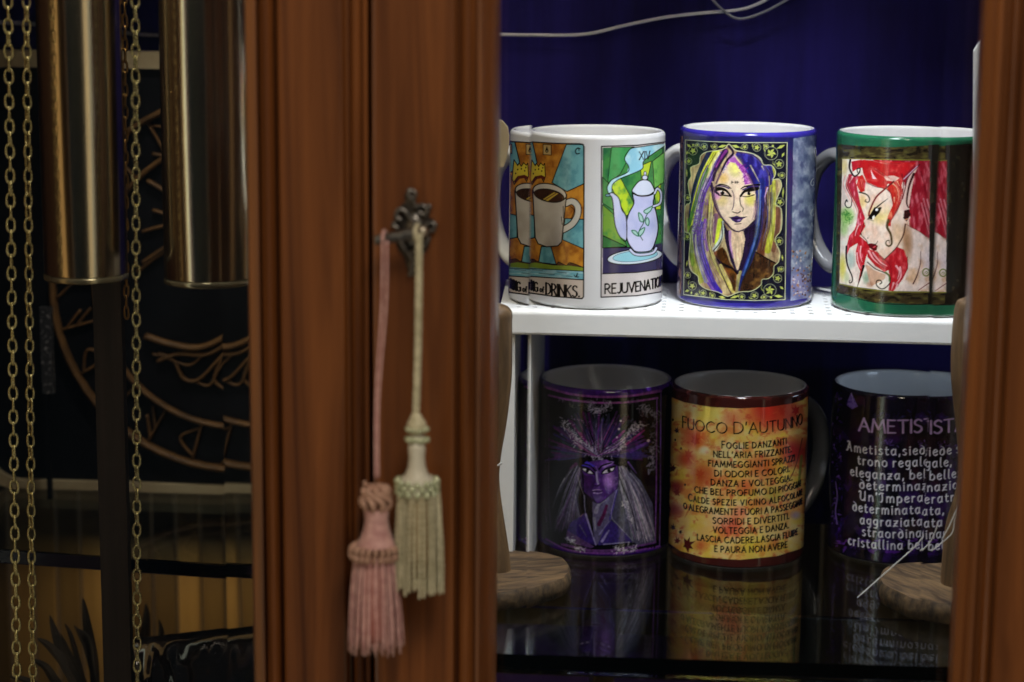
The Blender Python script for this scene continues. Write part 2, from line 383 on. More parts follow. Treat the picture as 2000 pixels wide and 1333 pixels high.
F = {
'A':(.78,['0,0 .39,1 .78,0','.15,.36 .63,.36']),
'B':(.6,['0,0 0,1','~0,1 .32,.98 .48,.78 .32,.56 0,.54','~0,.54 .38,.52 .58,.28 .38,.02 0,0']),
'C':(.76,['~.76,.86 .6,.97 .4,1 .12,.82 0,.5 .12,.16 .4,0 .62,.04 .76,.14']),
'D':(.74,['0,0 0,1','~0,1 .35,.98 .64,.8 .74,.5 .64,.2 .35,.02 0,0']),
'E':(.5,['.48,1 0,1 0,0 .5,0','0,.53 .4,.53']),
'F':(.48,['.48,1 0,1 0,0','0,.52 .4,.52']),
'G':(.82,['~.76,.86 .6,.98 .4,1 .12,.82 0,.5 .12,.16 .4,0 .62,.03 .8,.12','.8,.12 .8,.45 .56,.45']),
'H':(.68,['0,0 0,1','.68,0 .68,1','0,.52 .68,.52']),
'I':(.06,['.03,0 .03,1']),
'J':(.36,['~.36,1 .36,.3 .28,.05 .1,0 0,.08']),
'K':(.64,['0,0 0,1','.6,1 0,.48','.14,.58 .64,0']),
'L':(.48,['0,1 0,0 .48,0']),
'M':(.92,['0,0 .12,1 .46,.25 .8,1 .92,0']),
'N':(.7,['0,0 0,1 .7,0 .7,1']),
'O':(.9,['~.45,1 .14,.86 0,.5 .14,.14 .45,0 .76,.14 .9,.5 .76,.86 .45,1']),
'P':(.56,['0,0 0,1','~0,1 .36,.98 .55,.74 .36,.48 0,.45']),
'R':(.62,['0,0 0,1','~0,1 .36,.98 .55,.75 .36,.5 0,.48','.24,.48 .62,0']),
'S':(.52,['~.5,.88 .38,.98 .22,1 .04,.86 .06,.66 .26,.53 .46,.4 .5,.18 .32,.01 .14,0 0,.1']),
'T':(.66,['0,1 .66,1','.33,1 .33,0']),
'U':(.68,['~0,1 0,.35 .1,.08 .34,0 .58,.08 .68,.35 .68,1']),
'V':(.74,['0,1 .37,0 .74,1']),
'X':(.7,['0,1 .7,0','0,0 .7,1']),
'Z':(.62,['.02,1 .6,1 0,0 .62,0']),
'.':(.06,['.03,.03']), ',':(.1,['.08,.06 .02,-.14']), "'":(.08,['.06,1 .03,.76']), '!':(.06,['.03,1 .03,.3','.03,.03']),
}
G = {   # round book hand
'A':(.9,['~0,.02 .2,.12 .5,1','.5,1 .78,.0','.22,.36 .68,.36','~.2,1 .36,1.06 .5,1']),
'U':(.9,['~0,.9 .14,1 .22,.86 .18,.3 .3,.04 .55,.04 .74,.3','.76,1 .74,0']),
'I':(.5,['~.0,.86 .2,1 .48,.96','~.3,.98 .34,.3 .2,.0 .02,.06']),
'a':(.56,['~.46,.56 .25,.64 .04,.46 .04,.14 .2,0 .46,.16','~.48,.64 .46,.16 .56,0']),
'b':(.56,['~.1,1 .06,.6 .06,.05','~.06,.44 .28,.64 .52,.46 .5,.12 .28,0 .06,.06']),
'c':(.46,['~.44,.54 .26,.64 .04,.46 .04,.16 .2,0 .44,.08']),
'd':(.56,['~.5,.3 .4,.6 .2,.62 .03,.4 .06,.1 .26,0 .46,.12 .52,.4 .4,.8 .1,1']),
'e':(.48,['~.05,.32 .3,.36 .46,.46 .34,.63 .14,.58 .02,.32 .1,.06 .28,0 .46,.1']),
'f':(.36,['~.46,.94 .26,1 .16,.8 .16,0','0,.6 .38,.6']),
'g':(.54,['~.46,.56 .25,.64 .04,.48 .06,.2 .22,.08 .46,.2','~.48,.64 .46,0 .34,-.28 .08,-.26']),
'i':(.16,['.08,.62 .08,0','.08,.84']),
'l':(.2,['~.1,1 .06,.5 .08,.06 .2,0']),
'm':(.84,['.05,.62 .05,0','~.05,.44 .24,.63 .4,.5 .4,0','~.42,.44 .62,.63 .78,.5 .8,0']),
'n':(.54,['.05,.62 .05,0','~.05,.42 .28,.63 .46,.5 .5,0']),
'o':(.56,['~.28,.63 .06,.5 .04,.14 .28,0 .5,.14 .5,.5 .28,.63']),
'p':(.56,['.06,.62 .06,-.3','~.06,.46 .28,.64 .5,.46 .5,.14 .28,0 .06,.08']),
'r':(.38,['.05,.62 .05,0','~.05,.42 .2,.6 .38,.58']),
's':(.42,['~.4,.56 .22,.64 .06,.5 .2,.35 .38,.2 .24,.01 .02,.06']),
't':(.38,['~.14,.84 .12,.3 .18,.03 .36,.05','0,.6 .36,.6']),
'u':(.56,['~.04,.62 .04,.2 .18,.0 .44,.14','.48,.62 .5,0']),
'z':(.5,['.04,.6 .46,.6 .02,0','~.02,0 .26,.06 .5,-.02','.1,.32 .4,.32']),
'.':(.08,['.04,.03']), ',':(.12,['.08,.08 .02,-.14']), "'":(.1,['.08,1 .04,.78']),
}
# ------------------------------------------------------------------ mugs
PRINT = mat('glazed_print', (.5,.5,.5), .13); PRINT.node_tree.nodes['Principled BSDF'].inputs['Coat Weight'].default_value = .35
PRINT.node_tree.nodes['Principled BSDF'].inputs['Coat Roughness'].default_value = .04
_a = N(PRINT.node_tree, 'ShaderNodeAttribute'); _a.attribute_name = 'print'
PRINT.node_tree.links.new(_a.outputs['Color'], PRINT.node_tree.nodes['Principled BSDF'].inputs['Base Color'])

def build_mug(cv, colors, back, inner, handle_az, handle_mat, label, handle_label=None):
    """one mug: body of revolution carrying its print, and its handle; back = colour of the unseen side"""
    R, H, nc, nr = cv.R, cv.H, cv.nc, cv.nr
    th = (np.arange(nc)+.5)/nc*2*cv.TH - cv.TH
    nb = 70; tb = cv.TH + (np.arange(nb)+.5)/nb*(2*math.pi-2*cv.TH)
    az = np.concatenate([th, tb]) + cv.phi0; n = nc+nb
    wt = .0036; prof = []; src = []
    for r, z in ((.001, .004), (R*.8, .004), (R*.88, .0005), (R*.93, 0), (R-.0016, .0005), (R-.0004, .0016)): prof.append((r, z)); src.append(-1 if z < .001 or r < R*.9 else 0)
    zz = (np.arange(nr)+.5)/nr*H
    for i in range(nr):
        if .002 < zz[i] < H-.0024: prof.append((R, zz[i])); src.append(i)
    for r, z in ((R-.0001, H-.0016), (R-.0006, H-.0007), (R-.0013, H-.0001)): prof.append((r, z)); src.append(-2)
    for r, z in ((R-.0022, H), (R-wt+.0003, H-.0005), (R-wt, H-.0016)): prof.append((r, z)); src.append(-3)
    for k in range(1, 9): prof.append((R-wt, H-.0016-(H-.012)*k/8)); src.append(-3)
    prof += [(R-wt-.002, .0065), (R-wt-.006, .005), (.001, .005)]; src += [-3]*3
    rz = np.array(prof); m = len(prof)
    V = np.empty((m, n, 3)); V[..., 0] = rz[:, None, 0]*np.cos(az); V[..., 1] = rz[:, None, 0]*np.sin(az); V[..., 2] = rz[:, None, 1]
    Cc = np.ones((m, n, 4)); bk = srgb(back); inn = np.array(inner)
    for i, k in enumerate(src):
        if k == -1: Cc[i, :, :3] = .75
        elif k == -3: Cc[i, :, :3] = inn
        else:
            j = nr-3 if k == -2 else max(k, 3)
            Cc[i, :nc, :3] = colors[j]; Cc[i, nc:, :3] = bk
    i0 = np.arange(m-1)[:, None]*n; k0 = np.arange(n)[None, :]; k1 = (k0+1) % n
    Q = np.stack([i0+k0, i0+k1, i0+n+k1, i0+n+k0], -1).reshape(-1, 4)
    me = bpy.data.meshes.new('mug_body'); nf = len(Q)
    me.vertices.add(m*n); me.vertices.foreach_set('co', V.reshape(-1).astype(np.float32))
    me.loops.add(nf*4); me.loops.foreach_set('vertex_index', Q.reshape(-1).astype(np.int32))
    me.polygons.add(nf); me.polygons.foreach_set('loop_start', (np.arange(nf)*4).astype(np.int32))
    me.polygons.foreach_set('use_smooth', np.ones(nf, bool)); me.update(calc_edges=True)
    at = me.attributes.new('print', 'FLOAT_COLOR', 'POINT'); at.data.foreach_set('color', Cc.reshape(-1).astype(np.float32))
    me.materials.append(PRINT); me.validate()
    t = thing('mug', label, 'mug', tuple(cv.ax), 'printed mugs on the shelves')
    o = bpy.data.objects.new('mug_body', me); COL.objects.link(o); o.parent = t
    hb = MB(); a = math.radians(handle_az); d = Vector((math.cos(a), math.sin(a), 0))
    path = spline([(R-.0015, .80), (R+.011, .83), (R+.0235, .72), (R+.0275, .52), (R+.0225, .32), (R+.010, .185), (R-.0015, .20)], 7)
    hb.tube([d*p[0] + Vector((0, 0, p[1]*H)) for p in path], .0062, 12, True, .72)
    h = hb.build('handle', handle_mat, t, True)
    if handle_label: h['label'] = handle_label
    return t

ZS = None
def mug_axis(cx, fy, Z, R):
    p = PZ(cx, fy, Z); h = Vector((p.x, p.y, 0)).normalized(); x, y = p.x+R*h.x, p.y+R*h.y
    for k in range(8):                                               # centre at mid height, front of the foot on its photo row
        u, v = PROJ((x, y, Z+.05)); x += (cx-u)/FPX*y
        hl = math.hypot(x, y); u, v = PROJ((x-R*x/hl, y-R*y/hl, Z)); y += (PZ(u, fy, Z).y-PZ(u, v, Z).y)
    return (x, y, Z)
RU, RL = .0396, .0407
Z_RISER = (Vector(ray(1457, 580))*(FPX*.08/263)).z            # top of the white riser
Z_GLASS = (Vector(ray(1441, 1075))*(FPX*.08/258)).z           # top of the glass shelf
K = (18, 14, 12)                                             # ink

# ---- white mug with two tarot-like cards
def art_white():
    c = Canvas(mug_axis(1164, 606, Z_RISER, RU), RU, .0995, (226, 226, 228))
    c.frame(1030, 260, 3.921)
    card = [(-6,64),(18,66),(200,78),(400,82),(425,86),(436,105),(432,1250),(420,1266),(395,1264),(200,1248),(18,1222),(-6,1216)]
    c.fill(card, (205,140,48), tex=((150,88,30), 9, 14, 3, .35, .75))
    teal = (116,178,186); tt = ((86,148,160), 8, 12, 5, .4, .75)
    for p in ([(300,86),(432,88),(432,388),(305,447),(190,378)], [(-6,66),(42,70),(76,225),(20,300),(-6,300)], [(290,652),(432,660),(432,885),(270,815)], [(108,868),(182,868),(222,1004),(88,990)], [(-6,615),(55,632),(58,800),(-6,812)]):
        c.fill(p, teal, tex=tt); c.loop(p, 7, K, sm=False)
    c.line([(432,388),(305,447)], 7, K, sm=False)
    c.fill([(-6,980),(45,962),(90,985),(215,1008),(240,985),(300,1012),(330,990),(432,1028),(432,1050),(-6,1020)], (86,54,38))
    c.fill([(-6,1000),(60,990),(200,1012),(330,1014),(432,1030),(432,1056),(250,1046),(-6,1034)], (128,150,48))
    c.fill([(-6,1026),(250,1046),(432,1054),(432,1124),(-6,1094)], (112,172,186), tex=((160,205,212), 14, 3, 8, .4, .7))
    for a, b in (((40,1046),(120,1052)),((90,1072),(210,1080)),((230,1062),(300,1070)),((300,1092),(345,1096))): c.line([a, b], 4, (40,60,70), sm=False)
    c.line([(-6,980),(45,962),(90,985),(215,1008),(240,985),(300,1012),(330,990),(432,1028)], 5, K); c.line([(-6,1034),(250,1046),(432,1056)], 6, K)
    c.line([(360,1085),(372,1100),(385,1070),(380,1100),(395,1098)], 6, K)
    c.fill([(-6,1094),(432,1124),(432,1250),(420,1264),(200,1246),(-6,1214)], (206,190,176)); c.line([(-6,1094),(432,1122)], 8, K, sm=False)
    c.fill([(122,86),(184,90),(184,168),(122,164)], (196,166,110)); c.loop([(122,86),(184,90),(184,168),(122,164)], 5, K, sm=False)
    c.ell((151,135), 12, 15, K); c.fill([(140,130),(151,98),(162,130)], K); c.ell((151,138), 4, 6, (190,170,120))
    c.fill([(-6,84),(22,86),(22,158),(-6,154)], (196,166,110)); c.loop([(-6,84),(22,86),(22,158),(-6,154)], 5, K, sm=False)
    c.line([(405,120),(385,115),(370,135),(378,158),(400,155)], 8, K); c.line([(392,112),(398,135)], 6, K)
    # handle, body, coffee
    hp = [(296,538),(345,522),(386,560),(384,630),(345,695),(278,738)]
    c.line(hp, 56, K); c.line(hp, 42, (205,200,188)); c.line([(330,560),(358,590),(340,650)], 5, K)
    body = [(42,440),(52,620),(62,800),(84,846),(150,870),(235,862),(264,832),(282,660),(302,470)]
    c.fill(body, (198,190,178), tex=((176,166,152), 30, 40, 12, .35, .8)); c.line(body, 8, K, sm=False)
    c.ell((172,455), 130, 66, (204,196,182), 13, out=K, ow=8); c.ell((168,478), 116, 48, (62,36,24), 11, out=K, ow=6)
    c.fill([(122,505),(205,452),(238,462),(160,520)], (196,166,66)); c.line([(140,508),(222,458)], 6, (90,60,30), sm=False)
    c.line([(262,640),(268,700)], 5, K, sm=False); c.line([(276,560),(278,650)], 5, K, sm=False)
    cr = [(28,290),(36,205),(62,250),(72,232),(88,256),(104,228),(124,248),(134,230),(140,330),(126,372),(108,340),(70,340),(38,395),(24,350)]
    c.fill(cr, (222,200,62)); c.loop(cr, 6, K, sm=False)
    c.fill([(34,370),(60,330),(110,320),(138,335),(128,362),(108,346),(75,352),(44,392)], (96,34,24))
    for x, y in ((62,280),(88,275),(112,290),(48,310),(120,265)): c.ell((x,y), 5, 7, (40,34,14))
    c.loop([(-6,64),(18,66),(200,78),(400,82),(425,86),(436,105),(432,1250),(420,1266),(395,1264),(200,1248),(18,1222),(-6,1216)], 10, K, sm=False)
    for tx, xl, xr, cap in (('K', 1033.4, 1036.2, 17), ('ING', 1037.5, 1050.5, 18), ('of', 1055, 1062.5, 11), ('DRINKS.', 1067, 1131.5, 21)):
        th = (xl+xr)/2
        c.text(tx, xl, xr, 580 if cap > 13 else 578.5, cap, 3.7 if cap > 13 else 2.4, K, 21, F if tx != 'of' else G, nib=0, con=.6, serif=1.2)
    # second card
    c.frame(960, 220, 3.175)
    c.fill([(683,209),(900,203),(1090,180),(1090,1104),(900,1134),(680,1143)], (206,198,196))
    c.fill([(690,217),(900,212),(1090,190),(1090,966),(900,990),(690,998)], (74,146,74), tex=((46,110,70), 14, 16, 21, .35, .7))
    lime = (190,216,52)
    for p, q in (([(738,452),(795,395),(905,600),(835,640)], lime), ([(925,330),(992,300),(965,430),(930,420)], lime), ([(745,215),(885,213),(800,380),(720,440)], (70,160,90)),
              ([(1000,300),(1090,230),(1090,420),(1010,470)], (120,190,90)), ([(1010,480),(1050,440),(1050,600),(1020,600)], lime),
              ([(690,400),(740,450),(830,650),(690,560)], (92,150,84)), ([(690,570),(770,640),(840,830),(690,760)], (120,160,60)), ([(690,762),(840,830),(690,838)], (60,110,60))):
        c.fill(p, q, tex=((60,130,70), 10, 12, 7, .5, .9)); c.loop(p, 4, K, sm=False)
    c.fill([(690,838),(860,834),(1090,806),(1090,966),(900,990),(690,998)], (58,52,88)); c.line([(690,838),(860,834)], 5, K, sm=False)
    st = [(728,500),(718,462),(748,415),(840,372),(852,335),(826,285),(862,225),(925,212),(1090,190),(1045,225),(960,285),(940,310),(938,345),(890,372),(800,408),(752,445),(746,500)]
    c.fill(st, (150,208,230), tex=((196,232,240), 12, 18, 4, .4, .7)); c.loop(st, 5, K)
    c.ell((890,892), 172, 46, (214,226,236), -6, out=K, ow=6); c.ell((892,888), 140, 33, (150,208,222), -6, out=(60,90,120), ow=3)
    pb = [(880,490),(884,560),(850,630),(832,715),(845,795),(868,835),(900,862),(985,856),(1012,812),(1034,720),(1022,620),(1003,560),(1006,490)]
    c.fill(pb, (206,208,240), True, tex=((176,182,226), 26, 40, 15, .4, .8)); c.loop(pb, 7, K)
    sp = [(712,516),(748,496),(790,530),(808,600),(836,650),(836,792),(795,765),(766,690),(756,580),(744,520)]
    c.fill(sp, (204,208,238), True, tex=((176,182,226), 20, 40, 16, .4, .8)); c.loop(sp, 6, K)
    c.ell((722,512), 15, 8, (120,160,180), 0, out=K, ow=4)
    ld = [(872,484),(892,450),(918,424),(952,416),(984,428),(1004,462),(1012,492),(990,510),(940,518),(890,508)]
    c.fill(ld, (214,222,242), True); c.loop(ld, 6, K); c.line([(874,490),(905,512),(945,516),(985,508),(1012,486)], 9, K); c.line([(880,490),(945,508),(1005,488)], 4, (206,218,240))
    c.ell((952,402), 17, 15, (206,212,236), out=K, ow=5); c.ell((953,376), 8, 12, (206,212,236), out=K, ow=4)
    hp = [(1005,580),(1046,560),(1052,500),(1030,470),(1012,500)]
    c.line(hp, 20, K); c.line(hp, 11, (206,210,236))
    g = (38,110,72)
    c.line([(938,790),(915,740),(940,690),(960,640),(985,600)], 5, (24,60,44))
    for p in ([(912,620),(935,640),(942,675),(920,668)], [(965,650),(978,670),(972,700),(955,680)], [(945,610),(975,590),(998,582),(985,610),(962,625)], [(915,735),(950,712),(940,745),(918,765)], [(870,730),(898,735),(912,765),(885,752)]):
        c.fill(p, (170,210,200), True); c.loop(p, 6, g)
    pl = [(862,850),(890,875),(940,880),(1000,868),(1022,840)]; c.line(pl, 22, K); c.line(pl, 13, (206,210,236))
    c.line([(690,998),(900,990),(1090,966)], 6, K, sm=False)
    c.loop([(683,209),(900,203),(1090,180),(1090,1104),(900,1134),(680,1143)], 7, K, sm=False)
    c.text('XIV', 1249, 1269.5, 314, 15, 2.0, K, 10, F, serif=1.0)
    c.text('REJUVENATION', 1182, 1292.3, 573, 18.5, 3.3, K, 22, F, nib=40, con=.35)
    return c

# ---- indigo mug with the long-haired woman
def art_indigo():
    c = Canvas(mug_axis(1457, 606, Z_RISER, RU), RU, .1015, (52,44,150))
    c.wash((44,34,120), 30, 8, 4, .4, .7, .7)
    c.frame(1320, 260, 7.143)
    o = (430-260)*7.143                                            # lower zoom frame offset
    c.fill([(100,40),(1640,60),(1600,o+1100),(1300,o+1160),(700,o+1150),(300,o+1110),(60,o+1050)], (34,34,92))
    c.fill([(50,35),(100,40),(75,o+1050),(20,o+1040)], (150,112,104), tex=((70,46,48), 3, 14, 9, .45, .7))
    for y in (600, 980, o+230, o+600): c.line([(40,y),(85,y+5)], 14, (40,26,24), sm=False)
    P = [(1638,75),(1960,25),(2060,10),(2060,o+1020),(1900,o+1070),(1600,o+1122)]
    c.fill(P, (104,116,150), tex=((166,176,200), 11, 14, 31, .35, .7)); c.setclip(P)
    c.wash((66,72,116), 9, 14, 33, .5, .75, .7)
    c.blob((1750,o+900), 200, (150,140,190), .8, 330); c.blob((1700,850), 130, (170,182,200), .5)
    rr = np.random.default_rng(5)
    for k in range(120):
        y = o+420+650*rr.random()**.7; x = 1620+330*rr.random(); q = rr.random()
        col = [(96,52,34),(190,130,90),(230,215,215)][int(q*3)]
        c.ell((x,y), 6+12*rr.random(), 6+14*rr.random(), col, 0, .75)
    for ch, y in (('G', 690), ('C', 1110)):
        xx = 1320+1895/7.143; c.text(ch, xx-2.0, xx+4.0, 260+y/7.143+19, 13, 1.6, (205,210,220), 16, F)
    c.text('A', 1583, 1587.5, 260+1270/7.143+18, 9, 1.3, (190,195,205), 16, F)
    c.setclip(None)
    fr = [(132,95),(500,118),(900,132),(1552,132),(1522,o+1105),(1100,o+1118),(700,o+1105),(110,o+1035)]
    c.fill(fr, (22,24,40))
    arch = [(740,150),(830,238),(960,258),(1080,290),(1180,350),(1222,440),(1330,448),(1390,530),(1378,600),(1350,650),(1440,640),(1474,740),(1420,880),(1390,1000),(1470,1060),
            (1470,o+120),(1390,o+240),(1400,o+330),(1452,o+450),(1430,o+580),(1368,o+640),(1360,o+740),(1290,o+812),(1200,o+825),(1185,o+900),(1060,o+985),(880,o+1000),(722,o+1060),
            (590,o+1000),(420,o+955),(325,o+880),(310,o+780),(215,o+700),(180,o+560),(200,o+300),(190,o+180),(120,o+140),(130,1020),(205,960),(170,700),(215,600),(205,480),(325,425),(345,320),(430,262),(600,238),(690,208)]
    ap = spline(arch, 3, True)
    c.setclip(ap); c.fill(ap, (196,176,128), tex=((140,112,84), 12, 20, 2, .4, .7))
    c.blob((260,600), 160, (226,196,150), .9, 260); c.blob((1420,o+100), 120, (160,140,116), .9, 360)
    # hair: broad locks, outer to inner
    def lock(p, w0, w1, col, a=1.0): c.line(p, w0, col, a, w1)
    lock([(330,o+0),(240,o+200),(260,o+500),(330,o+820)], 170, 130, (150,156,60))
    lock([(190,o+0),(205,o+300),(235,o+620)], 70, 50, (120,148,52))
    lock([(1330,500),(1340,900),(1330,o+100),(1280,o+420)], 110, 90, (176,178,52))
    lock([(1420,1050),(1420,o+100),(1360,o+420)], 70, 60, (112,74,56)); lock([(1250,800),(1260,1250),(1210,o+250),(1180,o+480)], 130, 110, (104,58,36))
    lock([(1290,700),(1280,1100),(1250,o+100)], 40, 20, (40,24,44)); lock([(1370,900),(1350,o+30),(1290,o+330)], 46, 30, (196,200,66))
    lock([(470,270),(330,560),(245,860),(200,o+20)], 80, 60, (26,28,66))                     # dark outer sweep
    lock([(560,270),(400,560),(290,900),(215,o+10),(200,o+60)], 100, 46, (214,222,62)); lock([(440,500),(330,800),(240,1080),(190,o+60)], 46, 44, (78,128,54))
    lock([(640,300),(470,640),(370,860),(330,1100),(300,o+130),(320,o+420),(420,o+760),(560,o+980)], 90, 90, (112,72,176))
    lock([(330,1000),(280,o+60),(265,o+240),(330,o+560),(420,o+850)], 80, 50, (140,140,176))
    lock([(350,o+60),(345,o+320),(400,o+560),(520,o+860),(620,o+1000)], 100, 60, (58,38,158)); lock([(410,o+0),(400,o+200),(440,o+420)], 50, 30, (120,64,160))
    lock([(600,280),(520,420),(440,620)], 40, 20, (236,226,150)); lock([(690,260),(560,500),(520,660)], 90, 30, (46,26,62)); lock([(700,250),(640,330),(560,470)], 40, 20, (126,50,130))
    lock([(470,1000),(450,o+60),(470,o+300),(600,o+620),(800,o+980)], 40, 40, (70,30,60)); lock([(500,860),(480,1150),(470,o+120),(510,o+480),(640,o+760),(800,o+990)], 66, 40, (196,186,84))
    lock([(560,1150),(540,o+60),(530,o+300)], 70, 30, (122,84,104)); lock([(620,1220),(600,o+100),(560,o+330)], 70, 40, (200,222,60)); lock([(655,o+20),(640,o+230),(540,o+400)], 30, 60, (206,218,206))
    lock([(640,o+20),(640,o+260),(520,o+430)], 10, 16, K)
    c.fill([(860,255),(1080,290),(1200,400),(1340,460),(1370,600),(1330,720),(1220,760),(1050,700),(950,500),(830,300)], (38,28,104), tex=((70,66,170), 9, 14, 44, .45, .7))
    lock([(1180,700),(1170,1000),(1150,o+100),(1080,o+400),(930,o+800),(880,o+960)], 150, 50, (34,40,116)); lock([(1170,800),(1160,1150),(1130,o+160),(1050,o+460),(940,o+760)], 46, 30, (64,96,168))
    lock([(1190,o-60),(1150,o+220),(1040,o+560),(900,o+940)], 30, 30, (22,36,62)); lock([(1040,450),(1120,600),(1160,680)], 16, 6, (190,180,150)); lock([(1200,460),(1230,520)], 16, 4, (200,190,120))
    lock([(1280,760),(1240,900),(1260,1000)], 18, 8, (190,160,200))
    # neck, shoulders
    c.fill([(660,o+20),(720,o+140),(950,o+140),(1090,o-20),(1120,o+160),(1010,o+480),(920,o+720),(850,o+760),(760,o+560),(690,o+300)], (36,22,52))
    c.fill([(760,o+140),(940,o+150),(965,o+260),(930,o+480),(870,o+690),(850,o+690),(790,o+480),(745,o+260)], (226,196,160), True); lock([(755,o+160),(760,o+330),(800,o+520)], 40, 14, (176,130,180))
    c.fill([(520,o+460),(650,o+370),(700,o+430),(760,o+600),(850,o+730),(830,o+1000),(780,o+960),(600,o+600)], (116,68,24), tex=((64,38,16), 9, 10, 50, .4, .65))
    c.fill([(1110,o+440),(1250,o+510),(1400,o+600),(1420,o+760),(1240,o+960),(880,o+1010),(930,o+840),(1050,o+600)], (56,34,20), tex=((120,84,40), 10, 12, 51, .5, .75))
    c.line([(1110,o+440),(1250,o+520),(1400,o+600)], 16, (28,14,16)); c.line([(560,o+540),(660,o+610),(760,o+660)], 26, (24,16,18)); c.line([(770,o+650),(850,o+740)], 20, K)
    lock([(620,o+640),(740,o+860),(790,o+1000)], 60, 24, (206,190,104)); lock([(560,o+560),(700,o+880),(770,o+1020)], 18, 14, (52,26,40)); lock([(900,o+720),(880,o+800),(850,o+1000)], 40, 30, (160,150,92))
    for k in range(46):                                             # fine brush hairs
        t = rr.random(); x = 250+260*t; lock([(x+60,o-120+200*rr.random()),(x,o+260),(x+40+60*t,o+560),(x+150+150*t,o+860)], 5, 3, [(30,24,70),(220,216,200),(120,80,170),(200,196,80)][k % 4], .55)
    for k in range(20):
        x = 1150+200*rr.random(); lock([(x+60,900),(x+20,o+80),(x-70,o+420)], 6, 3, [(30,20,40),(190,180,90),(70,90,160)][k % 3], .5)
    P1 = [[(330,o+0),(240,o+200),(260,o+500),(330,o+820)], [(560,270),(400,560),(290,900),(215,o+10)], [(640,300),(470,640),(370,860),(330,1100),(300,o+130),(320,o+420),(420,o+760),(560,o+980)], [(350,o+60),(345,o+320),(400,o+560),(520,o+860)], [(500,860),(480,1150),(470,o+120),(510,o+480),(640,o+760)]]
    P2 = [[(1330,500),(1340,900),(1330,o+100),(1280,o+420)], [(1250,800),(1260,1250),(1210,o+250),(1180,o+480)], [(1180,700),(1170,1000),(1150,o+100),(1080,o+400),(930,o+800)], [(860,270),(1100,320),(1280,520),(1330,720)]]
    c.hairs(P1, 90, [(24,18,40),(50,26,80),(30,30,30),(236,230,190),(180,170,210)], 9, 71, .8, 34); c.hairs(P2, 70, [(20,14,30),(40,24,60),(60,30,24),(206,196,120),(120,130,200)], 9, 72, .8, 30); c.grain(.3, 3, 16, 73)
    # face
    face = [(800,280),(900,400),(1000,560),(1070,720),(1120,880),(1110,1100),(1090,1210),(1000,1300),(940,o+130),(850,o+150),(780,o+100),(690,o+0),(620,1150),(560,1000),(520,860),(560,690),(640,520),(720,380)]
    c.fill(face, (232,208,180), True, tex=((226,196,172), 14, 16, 60, .45, .85))
    c.blob((830,470), 130, (236,230,120), .9, 170); c.blob((660,630), 100, (226,182,96), .8); c.blob((640,930), 110, (224,200,110), .6); c.blob((1040,930), 110, (214,206,80), .8); c.blob((570,870), 80, (206,130,200), .8)
    c.fill([(800,290),(860,380),(960,480),(1060,700),(960,720),(930,560),(830,420),(760,400),(690,480),(720,390)], (170,86,176), tex=((226,190,214), 5, 5, 61, .5, .7)); c.blob((770,340), 70, (170,120,190), .7)
    c.speckle([(900,430),(960,560),(990,680)], 40, (110,24,120), 13, 3); c.speckle([(640,560),(720,450)], 16, (120,110,190), 12, 4); c.speckle([(420,800),(350,1000),(300,o+60),(290,o+240)], 90, (96,40,160), 14, 6); c.speckle([(300,1000),(260,o+120)], 40, (70,70,110), 10, 7)
    lock([(560,700),(700,400),(800,280),(740,180)], 24, 40, (38,20,50)); lock([(500,700),(510,850),(560,1040),(650,1190),(720,o+60),(800,o+140),(880,o+160)], 30, 18, (44,26,62)); lock([(1120,880),(1112,1150),(1080,1270),(980,o+110),(880,o+160)], 14, 14, (40,26,60))
    lock([(540,760),(620,715),(720,735),(770,775)], 24, 10, K); lock([(910,775),(960,745),(1060,730),(1160,720)], 14, 34, K); lock([(1000,760),(1100,750)], 26, 20, K)
    lock([(530,790),(620,775),(700,800),(770,880)], 60, 22, K); lock([(500,740),(540,800),(600,850)], 50, 20, (40,24,60)); lock([(560,735),(660,740),(740,770)], 16, 22, (60,40,90)); lock([(540,820),(600,860),(690,862),(760,876)], 10, 8, K); c.ell((650,832), 30, 28, K); c.ell((628,812), 13, 8, (210,206,206)); c.ell((690,846), 15, 8, (190,180,190)); lock([(600,866),(690,872),(762,884)], 14, 12, K)
    lock([(900,880),(960,810),(1040,790),(1130,765)], 26, 66, K); lock([(930,790),(1040,745),(1150,740)], 16, 26, (50,34,90)); lock([(920,880),(1000,885),(1090,860)], 10, 16, K); c.ell((1020,840), 24, 28, K); c.ell((1050,830), 14, 10, (214,200,160)); c.ell((985,842), 14, 9, (206,196,180))
    for x in (785, 835, 860): c.line([(x-8,668),(x+8,684),(x-8,700)], 10, K, sm=False)
    c.line([(770,684),(880,684)], 7, K, sm=False)
    lock([(785,800),(810,880),(806,1000),(785,1070)], 10, 12, (70,50,80)); lock([(890,900),(905,1000),(940,1050),(930,1090)], 12, 10, K); lock([(790,1095),(830,1110),(870,1112),(900,1090)], 12, 14, K)
    lp = [(745,1172),(800,1165),(850,1150),(900,1166),(990,1165),(930,1200),(900,1240),(840,1250),(790,1220)]
    c.fill(lp, (58,34,86), True); c.line([(745,1172),(830,1188),(900,1180),(990,1165)], 9, K); c.ell((880,1212), 26, 12, (150,120,180), -12); c.line([(825,1268),(910,1262)], 11, K, sm=False)
    c.hairs([[(560,690),(520,860),(560,1000),(620,1150),(690,o+0)], [(640,520),(560,690),(530,800)], [(1120,880),(1110,1100),(1060,1250)], [(1000,560),(1080,740),(1120,880)]], 60, [(60,30,80),(40,24,60),(150,90,160),(226,196,150)], 10, 74, .6, 14)
    c.grain(.10, 2.2, 3, 75); c.grain(.10, 9, 9, 76)
    c.setclip(None)
    # gilt frame
    cr = (214,220,168); lf = (186,196,92)
    c.loop(ap, 9, cr, sm=False); c.loop(fr, 9, cr, sm=False)
